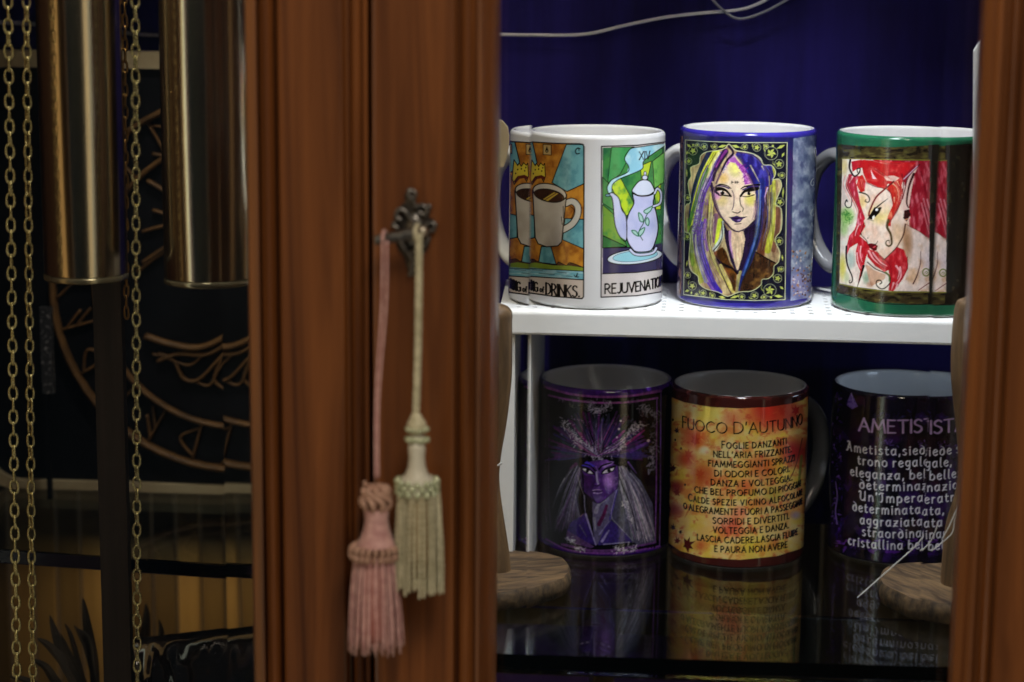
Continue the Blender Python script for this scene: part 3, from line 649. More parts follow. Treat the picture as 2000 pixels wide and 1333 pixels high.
    def scroll(x, y, r, k=0):
        c.ell((x,y), r*.95, r*.95, None, out=(176,182,136), ow=6); t0 = (x*.013+y*.007) % 1.5
        for q in range(5):
            t = t0+q*1.2566; m = (x+r*.34*math.cos(t), y+r*.34*math.sin(t)); e = (x+r*.72*math.cos(t+.25), y+r*.72*math.sin(t+.25))
            c.line([(x,y), m], 5, lf, 1, r*.34, sm=False); c.line([m, e], r*.34, lf, 1, 3, sm=False)
        t = t0+2.2; c.line([(x+r*.95*math.cos(t), y+r*.95*math.sin(t)), (x+r*1.3*math.cos(t+.3), y+r*1.3*math.sin(t+.3)), (x+r*1.45*math.cos(t+.7), y+r*1.45*math.sin(t+.7))], 12, lf, 1, 3)
    for x, y, r, k in ((240,245,62,1),(395,190,48,0),(300,165,28,0),(540,190,40,0),(180,390,46,0),(165,900,44,0),(960,190,44,0),(1130,200,56,0),(1330,280,96,1),(1440,430,66,0),(1480,590,44,0),(1450,960,60,0),(1262,185,34,0),
                    (160,o+230,44,0),(165,o+765,44,0),(230,o+915,60,1),(380,o+1015,46,0),(290,o+1035,24,0),(510,o+1050,40,0),(920,o+1065,44,0),(1095,o+1050,54,0),(1310,o+975,92,1),(1420,o+810,60,0),(1440,o+290,56,0),(1470,o+680,40,0),(1230,o+1070,36,0)): scroll(x, y, r, k)
    for a, b, w in (((150,150),(215,200),34),((590,195),(710,170),40),((780,170),(890,200),40),((1410,215),(1520,165),40),((1480,330),(1510,270),30),((150,300),(160,250),26),((240,150),(240,180),26),((1350,165),(1355,190),30),((150,500),(155,610),22),((1500,760),(1490,900),20),
                    ((130,o+990),(190,o+975),34),((600,o+1060),(690,o+1085),36),((760,o+1085),(880,o+1050),38),((1370,o+1050),(1490,o+1065),40),((1450,o+920),(1500,o+960),28),((150,o+640),(160,o+560),24),((1490,o+560),(1480,o+480),22),((1430,o+720),(1440,o+650),20),((215,o+1030),(220,o+990),22),((1325,o+1090),(1330,o+1060),28)):
        m = ((a[0]+b[0])/2, (a[1]+b[1])/2); c.line([a, m], 4, lf, 1, w, sm=False); c.line([m, b], w, lf, 1, 4, sm=False)
    return c

# ---- green mug with the red-haired elf
def art_green():
    c = Canvas(mug_axis(1763, 620, Z_RISER, RU), RU, .1015, (38,104,72))
    c.wash((30,88,66), 40, 12, 4, .4, .7, .7)
    c.frame(1580, 220, 3.174)
    fr = [(176,196),(300,206),(520,214),(900,196),(1030,170),(1030,1130),(900,1178),(640,1186),(400,1172),(165,1105)]
    c.fill(fr, (58,48,28), tex=((98,92,46), 13, 5, 71, .45, .75)); c.setclip(fr); c.wash((28,22,16), 16, 7, 77, .5, .75, .8); c.setclip(None)
    c.line([(165,1108),(400,1174),(640,1188),(900,1180)], 5, K)
    c.fill([(740,200),(900,190),(1030,165),(1030,1135),(900,1184),(735,1188)], (30,26,20), tex=((52,46,30), 9, 14, 78, .5, .8))
    pic = [(206,287),(400,292),(640,298),(748,297),(742,1106),(500,1104),(300,1080),(188,1056)]
    c.line([(188,1060),(300,1084),(500,1108),(742,1110)], 6, (130,128,50)); c.line([(206,285),(400,289),(748,294)], 5, (130,128,50))
    c.setclip(pic); c.fill(pic, (238,226,214), tex=((226,206,196), 12, 14, 80, .45, .8))
    s1 = (1630, 290, 8.696); s2 = (1630, 430, 7.839)
    red = (186,26,38); dr = (112,14,26); skin = (234,206,186)
    c.frame(*s1)
    c.blob((200,1150), 170, (120,180,70), .9, 200); c.speckle([(140,1080),(250,1150),(180,1250)], 40, (60,130,50), 16, 8); c.blob((160,300), 80, (226,206,120), .7, 200)
    c.frame(*s2); c.blob((120,720), 70, (214,206,80), .9, 260); c.blob((250,600), 80, (150,176,170), .8, 180); c.blob((480,880), 70, (110,150,120), .7, 120); c.blob((140,120), 90, (150,196,110), .8, 160); c.blob((180,880), 60, (190,206,150), .7, 120)
    c.frame(*s1)
    # back hair on the right
    c.fill([(640,190),(1000,200),(1900,180),(2300,200),(2300,1700),(1640,1620),(1430,1520),(1280,1480),(1240,1000),(1200,700),(1140,420)], (150,24,40), tex=((206,96,110), 5, 16, 82, .5, .75))
    for k in range(26):
        x = 1420+620*RNG.random(); y = 300+700*RNG.random(); c.line([(x,y),(x+60,y+240),(x+130,y+520)], 26, [(112,12,28),(224,150,160),(176,40,56)][k % 3], .7, 6)
    # face
    c.fill([(540,570),(700,640),(860,690),(980,800),(1000,960),(1150,880),(1260,1240),(1080,1750),(760,2000),(640,1740),(540,1640),(370,1540),(470,1300),(520,1200),(430,960),(420,760)], (236,214,200), tex=((224,190,170), 14, 16, 84, .4, .75))
    c.blob((470,900), 100, (232,196,120), .8, 150); c.blob((760,1100), 240, (226,206,110), .8, 230); c.blob((780,1010), 160, (222,196,210), .5)
    # neck and shoulder
    c.frame(*s2)
    c.fill([(1060,60),(1300,180),(1470,300),(1720,420),(1900,600),(1900,1120),(960,1080),(1080,900),(1130,640),(1040,420)], (228,208,200), tex=((206,166,136), 12, 16, 86, .5, .8))
    c.blob((1110,330), 110, (150,104,66), .8, 380); c.blob((960,200), 110, (216,180,140), .7, 260); c.blob((1500,640), 200, (206,192,206), .7, 300); c.blob((1200,860), 130, (216,172,130), .7, 160)
    c.line([(1316,470),(1310,650),(1260,840),(1200,970)], 6, (66,20,28), 1, 22); c.line([(1280,1070),(1440,960),(1700,800)], 10, (110,30,36), 1, 16); c.line([(1090,60),(1290,170),(1480,320),(1740,500)], 8, (120,60,50), .8)
    c.ell((1395,795), 50, 56, None, out=(116,124,60), ow=20); c.line([(1380,800),(1400,780),(1420,800),(1400,815)], 12, (130,140,80))
    c.fill([(470,680),(520,690),(600,760),(780,830),(760,900),(650,960),(560,1010),(520,900)], (206,166,140)); c.blob((540,980), 70, (170,110,80), .6, 60)
    # lower locks
    hl = [(360,0),(300,140),(220,240),(180,400),(176,560),(230,420),(350,350),(320,480),(330,640),(390,780),(345,1010),(420,840),(460,650),(480,560),(540,420),(490,330),(380,240),(470,90),(440,0)]
    c.fill(hl, red, tex=((226,90,104), 4, 10, 88, .5, .75)); c.line([(180,400),(176,560),(200,700),(262,850),(268,930),(232,958),(220,930),(240,915)], 30, (40,22,18), 1, 8); c.line([(440,700),(400,850),(345,1015)], 40, (40,20,20), 1, 8)
    for p in ([(370,60),(330,160),(310,240)], [(400,400),(390,520),(420,640)], [(340,500),(360,640),(400,740)]): c.line(p, 22, (240,190,196), .9, 6)
    sw = [(500,430),(640,480),(760,590),(880,490),(940,400),(1060,450),(1120,620),(1120,740),(1040,900),(960,1000),(900,1080),(820,1075),(850,900),(820,760),(760,790),(620,700),(500,560)]
    c.fill(sw, (178,26,36), tex=((220,84,90), 4, 12, 89, .5, .78))
    for p in ([(520,470),(600,600),(760,720)], [(580,500),(700,640),(800,700)], [(940,700),(990,780),(960,900)], [(1000,720),(1010,860),(930,980)], [(900,960),(870,1060)], [(960,980),(920,1060)]): c.line(p, 30, (240,180,186), .9, 8)
    for p in ([(560,480),(640,620),(780,740)], [(1110,560),(1110,740),(1020,900),(960,1020)], [(700,540),(850,700),(860,900)]): c.line(p, 10, dr, 1, 6)
    c.line([(500,640),(620,740),(760,800),(840,860),(840,960),(760,1040),(690,1040),(640,990),(640,930),(690,915),(720,950),(690,975)], 16, (44,30,22), 1, 18); c.line([(780,800),(830,850),(830,930)], 36, (90,110,50), .8, 16)
    c.line([(1080,60),(1050,220),(990,340),(940,420),(820,540),(740,600),(690,560)], 22, (70,34,22), 1, 8)
    # profile, mouth
    c.line([(450,40),(400,190),(408,225),(480,300),(500,350)], 8, (40,20,16), 1, 12); c.ell((505,272), 9, 9, K); c.ell((402,210), 10, 18, K)
    c.fill([(500,360),(560,350),(620,362),(660,390),(640,460),(600,470),(540,430)], (96,14,22), True); c.ell((606,405), 26, 12, (200,70,80), -30); c.line([(600,380),(640,350),(658,316)], 9, K); c.line([(640,470),(680,520),(700,580)], 8, (60,24,20))
    # forelock
    c.frame(*s1)
    c.fill([(440,190),(650,200),(1380,240),(1180,460),(1130,640),(900,600),(860,700),(700,640),(540,570),(480,420)], (188,28,34), True, tex=((214,74,70), 9, 9, 90, .5, .75))
    c.fill([(830,470),(1000,460),(1100,500),(1020,560),(880,540)], (232,190,176), True); c.fill([(610,350),(650,440),(710,520),(640,510)], (244,206,212), True)
    c.fill([(870,690),(940,580),(1120,540),(1150,720),(1100,950),(960,1220),(950,1320),(870,1310),(900,1150),(985,950),(940,760)], (196,40,32), True, tex=((226,120,90), 4, 12, 91, .5, .75))
    for p in ([(980,590),(1060,680),(1090,900)], [(1010,830),(1010,920)], [(1060,560),(1100,640)]): c.line(p, 20, (236,196,160), .9, 5)
    c.frame(*s2); c.line([(820,0),(800,100),(850,200),(868,290),(870,360),(830,395),(785,370),(790,320),(830,310),(838,350)], 44, (74,60,30), 1, 10); c.frame(*s1)
    c.line([(1140,430),(1165,640),(1120,900),(1000,1150),(900,1290)], 16, dr, 1, 10); c.line([(540,580),(700,650),(850,680),(960,770),(985,950)], 12, dr); c.line([(1000,560),(860,680),(700,830),(600,1040),(575,1140)], 30, (112,20,26), 1, 26)
    c.fill([(280,220),(440,190),(470,330),(400,330),(300,400)], red); c.fill([(250,430),(190,620),(280,800),(380,960),(400,1080),(360,1300),(440,1300),(520,1190),(440,960),(400,760),(360,560),(420,470),(300,440)], (180,28,50), True, tex=((232,140,160), 4, 10, 92, .45, .75))
    c.fill([(400,480),(470,440),(530,560),(510,720),(440,750),(370,620)], (200,40,36), True); c.line([(520,590),(500,700)], 22, (226,130,150), .9, 6); c.line([(300,480),(250,580)], 30, (244,214,210), .9, 10)
    c.line([(265,190),(250,320),(290,420),(340,470),(410,420),(430,340),(380,350),(390,410)], 36, (34,26,20), 1, 16); c.line([(280,800),(290,900),(270,990),(210,1000),(175,940),(200,870),(212,900)], 14, (30,34,30), 1, 22); c.line([(420,740),(540,780),(590,850),(570,910),(515,895),(530,865)], 26, (50,46,30), 1, 12); c.line([(240,440),(190,640),(280,800)], 12, dr)
    c.hairs([[(640,210),(900,260),(1200,260)], [(620,300),(800,440),(1000,540)], [(1060,560),(1130,760),(1060,1000),(930,1260)], [(260,470),(230,640),(330,860),(420,1080),(420,1290)], [(430,520),(450,640),(480,740)]], 70, [(110,10,20),(226,90,80),(246,170,160),(150,20,30)], 14, 95, .7, 26)
    c.grain(.12, 4, 7, 96)
    # eye and ear
    c.line([(600,1160),(700,1010),(900,850)], 50, K, 1, 6); c.fill([(570,1190),(640,1080),(760,990),(800,1000),(760,1090),(640,1210)], K); c.fill([(640,1160),(670,1130),(680,1170),(640,1215)], (240,236,230)); c.ell((714,1038), 20, 22, (236,236,236)); c.line([(560,1200),(660,1230)], 10, (90,90,90)); c.line([(680,1000),(560,1200)], 16, K)
    c.fill([(1420,280),(1220,520),(1160,760),(1150,1000),(1200,1240),(1280,1180),(1260,980),(1300,700),(1360,420)], (222,190,180)); c.line([(1440,270),(1250,480),(1190,700),(1150,860)], 24, (90,24,34), 1, 12); c.line([(1340,430),(1260,640),(1220,900),(1250,1000)], 44, (60,20,24), 1, 20); c.fill([(1180,1050),(1260,1030),(1290,1120),(1220,1240),(1160,1180)], (56,22,20), True); c.line([(1190,1210),(1240,1190)], 12, (220,150,110)); c.line([(1400,300),(1170,520)], 14, (206,180,206))
    c.setclip(None)
    return c
# ---- dark mug with the violet sorceress
def art_violet():
    c = Canvas(mug_axis(1182, 1090, Z_GLASS, RL), RL, .1025, (54,16,104))
    c.frame(1050, 750, 7.692)
    o = (900-750)*7.692; q = 7.692/6.665
    L = lambda p: [(x*q, o+y*q) for x, y in p]                    # lower zoom frame -> this frame
    pan = [(40,-40),(120,40),(500,150),(950,205),(1400,190),(1860,90),(1990,20)] + L([(1700,1060),(1590,1120),(1200,1190),(800,1205),(400,1160),(110,1040),(30,960)])
    c.fill(pan, (10,7,15)); c.wash((30,16,60), 14, 20, 3, .5, .8, .0)
    pk = (128,66,140)
    c.line([(112,40),(500,145),(950,188),(1400,172),(1855,100)], 34, pk); c.line([(170,165),(500,235),(950,278),(1400,262),(1800,205)], 30, pk)
    c.line([(118,40),(125,700)] + L([(100,500),(130,900)]), 14, (62,34,74)); c.line([(170,165),(175,700)] + L([(150,500),(180,880)]), 12, (62,34,74))
    c.line([(1855,100),(1850,600)] + L([(1600,300),(1588,1100)]), 16, (86,54,120)); c.line([(1795,210),(1790,700)] + L([(1545,400),(1530,1050)]), 18, (104,58,130))
    c.line(L([(110,1010),(400,1150),(800,1195),(1200,1175),(1590,1105)]), 26, (104,52,130)); c.line(L([(320,1080),(700,1160),(1000,1155),(1300,1100),(1530,1050)]), 40, (84,46,104))
    # feather crown
    rr = np.random.default_rng(9)
    for k in range(230):
        a = math.radians(-186+192*rr.random()); r0 = 120+200*rr.random(); r1 = 420+330*rr.random()
        x0, y0 = 900, 1080; col = [(38,26,70),(66,28,86),(84,22,84),(40,42,66),(52,36,110),(30,48,58)][k % 6]
        if y0+r1*math.sin(a) < 320: r1 = (y0-330)/max(.2, -math.sin(a))
        c.line([(x0+r0*math.cos(a)*1.25, y0+r0*math.sin(a)), (x0+r1*math.cos(a)*1.15, y0+r1*math.sin(a)*.98)], 10, col, .7, 34)
    c.line([(1150,860),(1300,700)], 60, (130,30,130), .8, 30); c.line([(1330,900),(1600,690)], 40, (150,40,110), .8, 24); c.line([(1400,1000),(1690,850)], 60, (84,36,140), .8, 30); c.line([(880,820),(990,520)], 60, (60,36,130), .7, 30); c.line([(1090,620),(1160,540)], 12, (120,130,120), .8, 4); c.line([(720,420),(760,620)], 12, (70,100,100), .8, 4); c.line([(650,740),(760,900)], 50, (110,26,100), .7, 20)
    sp = (176,170,186)
    c.speckle([(400,560),(520,740),(640,880),(780,970),(880,1060)], 190, sp, 16, 1); c.speckle([(1560,620),(1400,720),(1280,870),(1120,980),(940,1060)], 210, sp, 17, 2)
    c.speckle([(890,880),(900,1060),(900,1190)], 70, (150,146,170), 14, 3); c.speckle([(780,300),(900,400),(1080,310)], 110, (150,146,168), 16, 4); c.speckle([(1550,330),(1660,400),(1760,440)], 80, (120,118,134), 18, 5); c.speckle([(480,300),(760,320)], 40, (90,96,80), 12, 6); c.speckle([(1780,500),(1740,900),(1740,1100),(1720,1290)], 120, (120,116,136), 16, 7); c.speckle([(300,240),(1600,260)], 70, (110,100,120), 12, 8); c.speckle([(500,500),(900,600),(1600,560)], 60, (170,120,190), 9, 10, .6)
    for x, y, r in ((1225,670,16),(1195,795,14),(1665,845,20),(1250,548,14)): c.ell((x,y), r, r, (206,190,214))
    c.hairs([[(900,1080),(640,900),(380,600)], [(900,1080),(500,980),(280,900)], [(900,1080),(760,700),(640,420)], [(900,1080),(900,640),(920,400)], [(900,1080),(1080,700),(1220,420)], [(900,1080),(1250,860),(1560,560)], [(900,1080),(1300,1000),(1700,850)]], 150, [(150,140,166),(110,60,150),(150,50,130),(70,80,100),(16,10,20),(16,10,20)], 11, 41, .75, 50)
    # long hair
    for k in range(150):
        t = rr.random(); x1 = 210+400*t; y1 = 700+250*rr.random()
        c.line(L([(560-60*t+40*rr.random(), 60+60*rr.random()), (430+60*t, 380+60*rr.random()), (x1, y1)]), 8, [(70,66,92),(120,116,136),(50,40,80),(30,26,40),(90,50,100)][k % 5], .8, 5)
    c.line(L([(500,40),(430,90)]), 60, (90,26,80), .7, 30)
    c.fill(L([(1010,60),(1160,100),(1340,250),(1500,560),(1530,1040),(1300,1090),(1240,1040),(960,760),(1030,420)]), (64,62,84))
    for k in range(150):
        t = rr.random(); x1 = 1230+300*t; y1 = 900+170*rr.random()
        c.line(L([(1040+110*t, 60+120*rr.random()), (1110+240*t, 440+100*rr.random()), (x1, y1)]), 8, [(150,146,162),(96,92,124),(196,186,196),(60,54,90),(150,120,160),(26,24,34),(104,120,116)][k % 7], .8, 6)
    c.line(L([(1040,110),(1110,330),(1220,600),(1290,900)]), 30, (14,12,20), 1, 14); c.line(L([(1180,10),(1290,160)]), 22, (90,60,130), 1, 8)
    c.speckle(L([(1120,520),(1200,700),(1230,800)]), 50, (206,196,206), 14, 12)
    c.hairs([L(p) for p in ([(540,60),(400,400),(260,860)], [(560,120),(470,460),(380,900)], [(500,60),(330,330),(200,700)], [(1060,60),(1220,420),(1330,1030)], [(1120,80),(1340,400),(1500,980)], [(1040,110),(1150,560),(1260,1000)])], 120, [(170,166,180),(120,116,140),(90,70,130),(20,16,28)], 9, 43, .8, 34)
    # neck and dress
    c.fill(L([(600,440),(620,700),(740,1080),(790,1080),(960,760),(1050,340),(820,560)]), (84,78,110))
    c.fill(L([(600,440),(720,520),(720,760),(740,1020),(640,760)]), (16,12,22)); c.line(L([(760,660),(800,560),(860,520)]), 60, (134,130,150), .9, 30); c.line(L([(740,740),(760,900)]), 40, (120,120,136), .9, 14)
    c.line(L([(900,580),(860,700),(800,820)]), 44, (74,16,60), 1, 60); c.line(L([(1030,380),(980,600),(940,760)]), 30, (62,44,140), 1, 20)
    c.fill(L([(430,800),(610,680),(700,900),(760,1090),(600,1060),(380,930)]), (46,28,98)); c.fill(L([(780,1090),(880,860),(960,770),(1100,880),(1240,1050),(1000,1080)]), (48,32,104))
    for p, w, col in (([(630,690),(690,880),(760,1090)],24,(150,140,190)), ([(840,1040),(930,900)],40,(140,130,180)), ([(800,960),(930,780)],16,(120,112,170)), ([(860,1080),(1100,1060),(1200,1050)],16,(140,136,170)), ([(550,830),(640,980)],20,(90,90,110)), ([(1040,340),(960,680),(1040,820),(1240,1030)],7,(190,186,206)), ([(610,440),(620,640)],8,(170,166,190)), ([(560,720),(600,680)],10,(150,110,110))): c.line(L(p), w, col, .9, w*.5)
    c.fill(L([(390,900),(560,1000),(740,1110),(700,1130),(500,1080),(370,1010)]), (78,50,100)); c.speckle(L([(380,1020),(480,1050)]), 40, (190,190,200), 12, 21); c.speckle(L([(500,1130),(600,1150)]), 30, (190,190,200), 12, 22); c.speckle(L([(1020,1160),(1290,1120)]), 60, (200,196,210), 13, 23)
    for x in range(1320, 1520, 38): c.fill(L([(x,1105),(x+24,1100),(x+24,1128),(x,1132)]), (20,10,26))
    # face
    c.fill(L([(560,60),(700,0),(900,-20),(1040,60),(1060,240),(1040,360),(940,450),(810,550),(760,540),(660,470),(590,380),(560,220)]), (66,32,104), True, tex=((104,62,144), 9, 12, 33, .5, .75))
    c.blob(L([(930,240)])[0], 110, (166,120,196), .9, 190); c.blob(L([(650,260)])[0], 90, (110,40,130), .8, 130); c.blob(L([(780,480)])[0], 110, (96,84,130), .8, 70); c.fill(L([(570,60),(640,0),(760,60),(700,80)]), (64,48,170)); c.fill(L([(820,60),(960,0),(1000,10),(880,90)]), (140,110,180))
    c.fill(L([(600,390),(700,470),(780,545),(640,480)]), (24,14,34)); c.line(L([(590,380),(700,490),(800,548),(940,440),(1040,350)]), 7, (20,12,30))
    c.line(L([(580,30),(690,60),(770,130),(840,60),(960,20)]), 22, K); c.line(L([(770,140),(775,230),(790,290)]), 26, (150,136,176), 1, 30); c.line(L([(760,70),(800,150)]), 14, (120,90,160)); c.line(L([(750,160),(752,250),(730,300)]), 14, (30,14,46)); c.line(L([(745,315),(790,320),(820,290)]), 14, (30,14,40))
    for p in ([(570,90),(620,90),(690,120),(740,170),(660,160),(610,130)], [(830,165),(880,110),(960,90),(1010,70),(990,120),(920,155)]): c.fill(L(p), (206,200,214)); c.loop(L(p), 14, K, sm=False)
    c.ell(L([(650,122)])[0], 26, 32, (16,12,24)); c.ell(L([(932,122)])[0], 28, 30, (16,12,24)); c.line(L([(545,70),(640,80),(735,150)]), 18, K); c.line(L([(840,140),(900,90),(1020,60)]), 18, K)
    c.line(L([(720,380),(770,370),(830,375)]), 10, (180,160,190), 1, 6); c.line(L([(710,390),(780,392),(850,384)]), 9, K); c.line(L([(735,410),(790,420),(840,405)]), 22, (150,130,176), 1, 14)
    c.fill(L([(560,120),(620,180),(730,200),(740,330),(700,380),(760,540),(660,470),(590,380),(560,220)]), (26,12,46), .55, True); c.line(L([(560,60),(590,200),(600,380)]), 30, (16,10,28), .8, 16); c.line(L([(1050,80),(1062,240),(1040,350)]), 18, (20,12,34), .8, 10); c.grain(.3, 3, 5, 44)
    c.speckle(L([(1020,200),(1030,300)]), 20, (170,150,190), 8, 31, .7); c.line(L([(520,180),(560,320),(600,430)]), 9, (150,140,150), .9, 5)
    return c

# ---- autumn mug with a poem
def art_autumn():
    c = Canvas(mug_axis(1441, 1113, Z_GLASS, RL), RL, .104, (72,26,22))
    c.frame(1300, 780, 6.897); o = 160*6.897; rr = np.random.default_rng(21)
    pr = [(40,-60),(130,-8),(250,35),(600,98),(1000,118),(1400,96),(1700,52),(1850,5),(1920,-60),(1920,o+830),(1800,o+905),(1500,o+1000),(1000,o+1050),(500,o+1015),(200,o+930),(40,o+820)]
    c.setclip(pr); c.fill(pr, (238,196,112), tex=((246,226,160), 26, 30, 2, .4, .75)); c.wash((240,206,70), 30, 26, 5, .45, .75, .8); c.wash((222,110,50), 24, 20, 8, .56, .76, .6); c.wash((206,74,44), 12, 9, 14, .6, .78, .6)
    for x, y, r, col, a in ((1400,150,420,(196,40,28),.95),(1650,200,280,(206,70,50),.8),(900,250,200,(216,110,70),.7),(400,520,230,(210,74,36),.9),(280,800,170,(204,70,40),.9),(500,1000,230,(206,80,40),.85),(1750,700,300,(170,30,40),.95),(1300,900,260,(220,90,50),.7),(1080,o+60,160,(232,104,60),.8),(860,o+600,240,(224,90,70),.8),(1000,o+420,150,(230,110,80),.7),
                         (150,o+60,130,(150,40,36),.9),(120,o+380,150,(150,50,60),.8),(600,180,220,(240,220,90),.7),(1000,640,90,(250,240,200),.8),(520,680,90,(250,236,200),.9),(1500,o+500,200,(220,190,110),.7),(1750,o+450,90,(180,160,200),.8),(1200,o+900,300,(226,206,60),.6),(480,o+860,140,(216,110,60),.7),(1450,o+170,160,(190,200,90),.7),(700,o+500,200,(238,196,150),.7),(1800,300,90,(240,180,160),.6)): c.blob((x,y), r, col, a, r*.85)
    for k in range(170):                                            # soft leaf strokes
        x, y = rr.random()*1800+60, rr.random()*2050+60; a = rr.random()*6.3; l = 40+80*rr.random()
        c.line([(x,y),(x+l*math.cos(a),y+l*math.sin(a))], 26*rr.random()+8, [(206,60,40),(246,214,110),(226,120,60),(250,230,160),(180,40,30),(214,176,60)][k % 6], .35, 6)
    def maple(x, y, r, rot, col, a=1):
        p = []
        for k, (d, m) in enumerate(((0,1),(22,.42),(48,.8),(70,.4),(100,.72),(150,.3),(180,.5),(210,.3),(260,.72),(290,.4),(312,.8),(338,.42))):
            t = math.radians(d+rot-90); p.append((x+r*m*math.cos(t)*.8, y+r*m*math.sin(t)))
        c.fill(p, col, a)
    maple(290,o+850,150,70,(92,20,16)); maple(160,o+800,80,-20,(110,30,30),.9); maple(150,420,70,20,(60,24,34),.9); maple(100,930,90,-30,(90,24,40),.9); maple(150,o+150,90,30,(130,36,34),.8); maple(300,740,110,60,(190,60,40),.6); maple(400,560,120,10,(190,50,30),.6); maple(470,1010,110,-40,(200,70,36),.6); maple(200,o+670,50,160,(60,26,20),.95); maple(100,o+620,70,10,(60,44,80),.9); maple(1760,150,110,-60,(180,24,30),.8); maple(1560,170,100,30,(200,50,40),.6)
    for x, y in ((208,655),(262,o+40),(100,270),(130,540)): c.ell((x,y), 12, 18, (60,24,20))
    c.line([(1840,520),(1760,860),(1650,1100),(1500,o+120)], 16, (96,50,34), .8, 8); c.line([(1830,760),(1790,o+60)], 40, (110,140,60), .7, 30); c.line([(860,o+1030),(960,o+880)], 30, (190,130,50), .7, 10); c.line([(1200,o+760),(1000,o+900)], 14, (150,110,50), .5, 8)
    c.setclip(None)
    I = (20,13,10); sg = 30
    c.text("Fuoco d'autunno".replace('d','D'), 1333.5, 1566.5, 846, 22, 2.7, I, 29, F, small=.93, con=.6)
    for t, a, b, y, sm in (('Foglie danzanti',1410,1535.5,875,.84),("NELL'ARIA FRIZZANTE.",1394,1545.5,893.2,1),('FIAMMEGGIANTI SPRAZZI',1384,1551.5,912,1),('DI ODORI E COLORI.',1396,1541.5,930.6,1),('DANZA E VOLTEGGIA..',1389,1547,949,1),
                       ('CHE BEL PROFUMO DI PIOGGIA!',1357,1563.5,967.2,1),('Calde spezie vicino alfocolare',1345,1566.3,986,.8),('O ALEGRAMENTE FUORI A PASSEGGIARE',1335.5,1566.8,1004.4,1),('SORRIDI E DIVERTITI.',1392.5,1540.5,1023,1),('VOLTEGGIA E DANZA.',1393,1540,1041,1),('LASCIA CADERE.LASCIA FLUIRE',1362,1557.5,1059.6,1),('E PAURA NON AVERE',1396,1537,1078,1)):
        c.text(t, a, b, y, 11.2 if sm == 1 else 13.2, 2.5, I, 29+4*(y-846)/230, F, small=sm if sm < 1 else None, con=.45, gap=.32)
    return c

# ---- amethyst mug with a poem
def art_amethyst():
    c = Canvas(mug_axis(1752, 1105, Z_GLASS, RL), RL, .103, (22,13,44))
    c.wash((52,20,100), 18, 22, 3, .5, .78, .8); c.wash((12,8,16), 20, 34, 6, .42, .6, .85); c.wash((70,26,40), 24, 30, 12, .6, .8, .5)
    c.frame(1610, 740, 7.015)
    c.fill([(365,180),(455,370),(380,410),(310,360),(320,290)], (124,100,190), tex=((70,44,150), 3, 4, 5, .4, .7)); c.line([(365,190),(400,330)], 14, (176,160,220), .8, 4)
    rr = np.random.default_rng(4)
    for k in range(120):
        x = 110+130*rr.random()**1.5; y = 150+1900*rr.random(); a = rr.random()*6.3; l = 20+60*rr.random()
        c.line([(x,y),(x+l*math.cos(a)*.6,y+l*abs(math.sin(a)))], 8+22*rr.random(), [(90,40,170),(60,24,120),(150,110,210),(44,16,90),(30,40,84)][k % 5], .75, 3)
    for k in range(70):
        x = 150+1500*rr.random(); y = 2180+200*rr.random(); c.line([(x,y),(x+70*rr.normal(),y+30*rr.normal())], 10+40*rr.random(), [(96,36,160),(60,22,110),(120,60,180),(30,14,60)][k % 4], .6, 4)
    c.speckle([(700,480),(900,520),(1500,500)], 40, (70,60,150), 16, 3, .7); c.speckle([(840,860),(930,900)], 20, (110,84,170), 14, 5, .8); c.speckle([(1280,900),(1560,920)], 30, (96,70,150), 14, 7, .8)
    c.line([(1050,1700),(960,2100),(920,2300)], 60, (44,40,62), .5, 80)
    c.line([(150,1400),(175,1600),(150,1800),(175,1980)], 10, (150,120,210), .9, 18)
    A = (186,160,222); W = (206,206,228)
    c.text('AMETISTA', 1677.5, 1844, 844.8, 24.5, 4.3, A, 30, F, nib=20, con=.35, serif=1.4)
    for t, a, b, y in (('Ametista,siede sul',1653,1851,888),('trono regale,',1675,1818,911),('eleganza, bellezza,',1661,1862,935.5),('determinazione,',1679,1856,957.5),("Un'Imperatrice",1677.5,1850,980.5),('determinata,',1665.5,1803,1003.5),('aggraziata e',1680,1817.5,1027),('straordinaria',1684,1827,1049.5),('cristallina bellezza',1657,1852,1072)):
        c.text(t, a, b, y, 17.5, 2.9, W, 31+4*(y-888)/190, G, nib=35, con=.72, gap=.3)
    return c

GW = (.82,.82,.83)
HANDLE_W = M['ceramic']; 
c = art_white(); build_mug(c, c.result(.97), (228,228,230), GW, 141, HANDLE_W, 'white mug printed with a king of drinks card and a teapot card on white shelf')
c = art_indigo(); build_mug(c, c.result(1.0), (52,44,150), GW, 141, HANDLE_W, 'indigo mug with a gold framed portrait of a woman with long purple hair')
c = art_green(); build_mug(c, c.result(1.0), (38,104,72), GW, 141, M['handle_shade_grey'], 'green mug with a red haired pointed ear woman in profile')
c = art_violet(); build_mug(c, c.result(1.25), (54,16,104), (.8,.8,.82), 139, mat('black_glaze', (.02,.02,.026), .08), 'dark purple mug with a violet faced woman in feather crown')
c = art_autumn(); build_mug(c, c.result(1.0), (72,26,22), (.8,.8,.82), 41, M['handle_shade_grey'], 'orange and yellow autumn leaf mug lettered with an Italian poem, brown rim')
c = art_amethyst(); build_mug(c, c.result(1.35), (22,13,44), (.82,.84,.86), 60, HANDLE_W, 'dark violet mug with pale lettered amethyst poem and white rim')
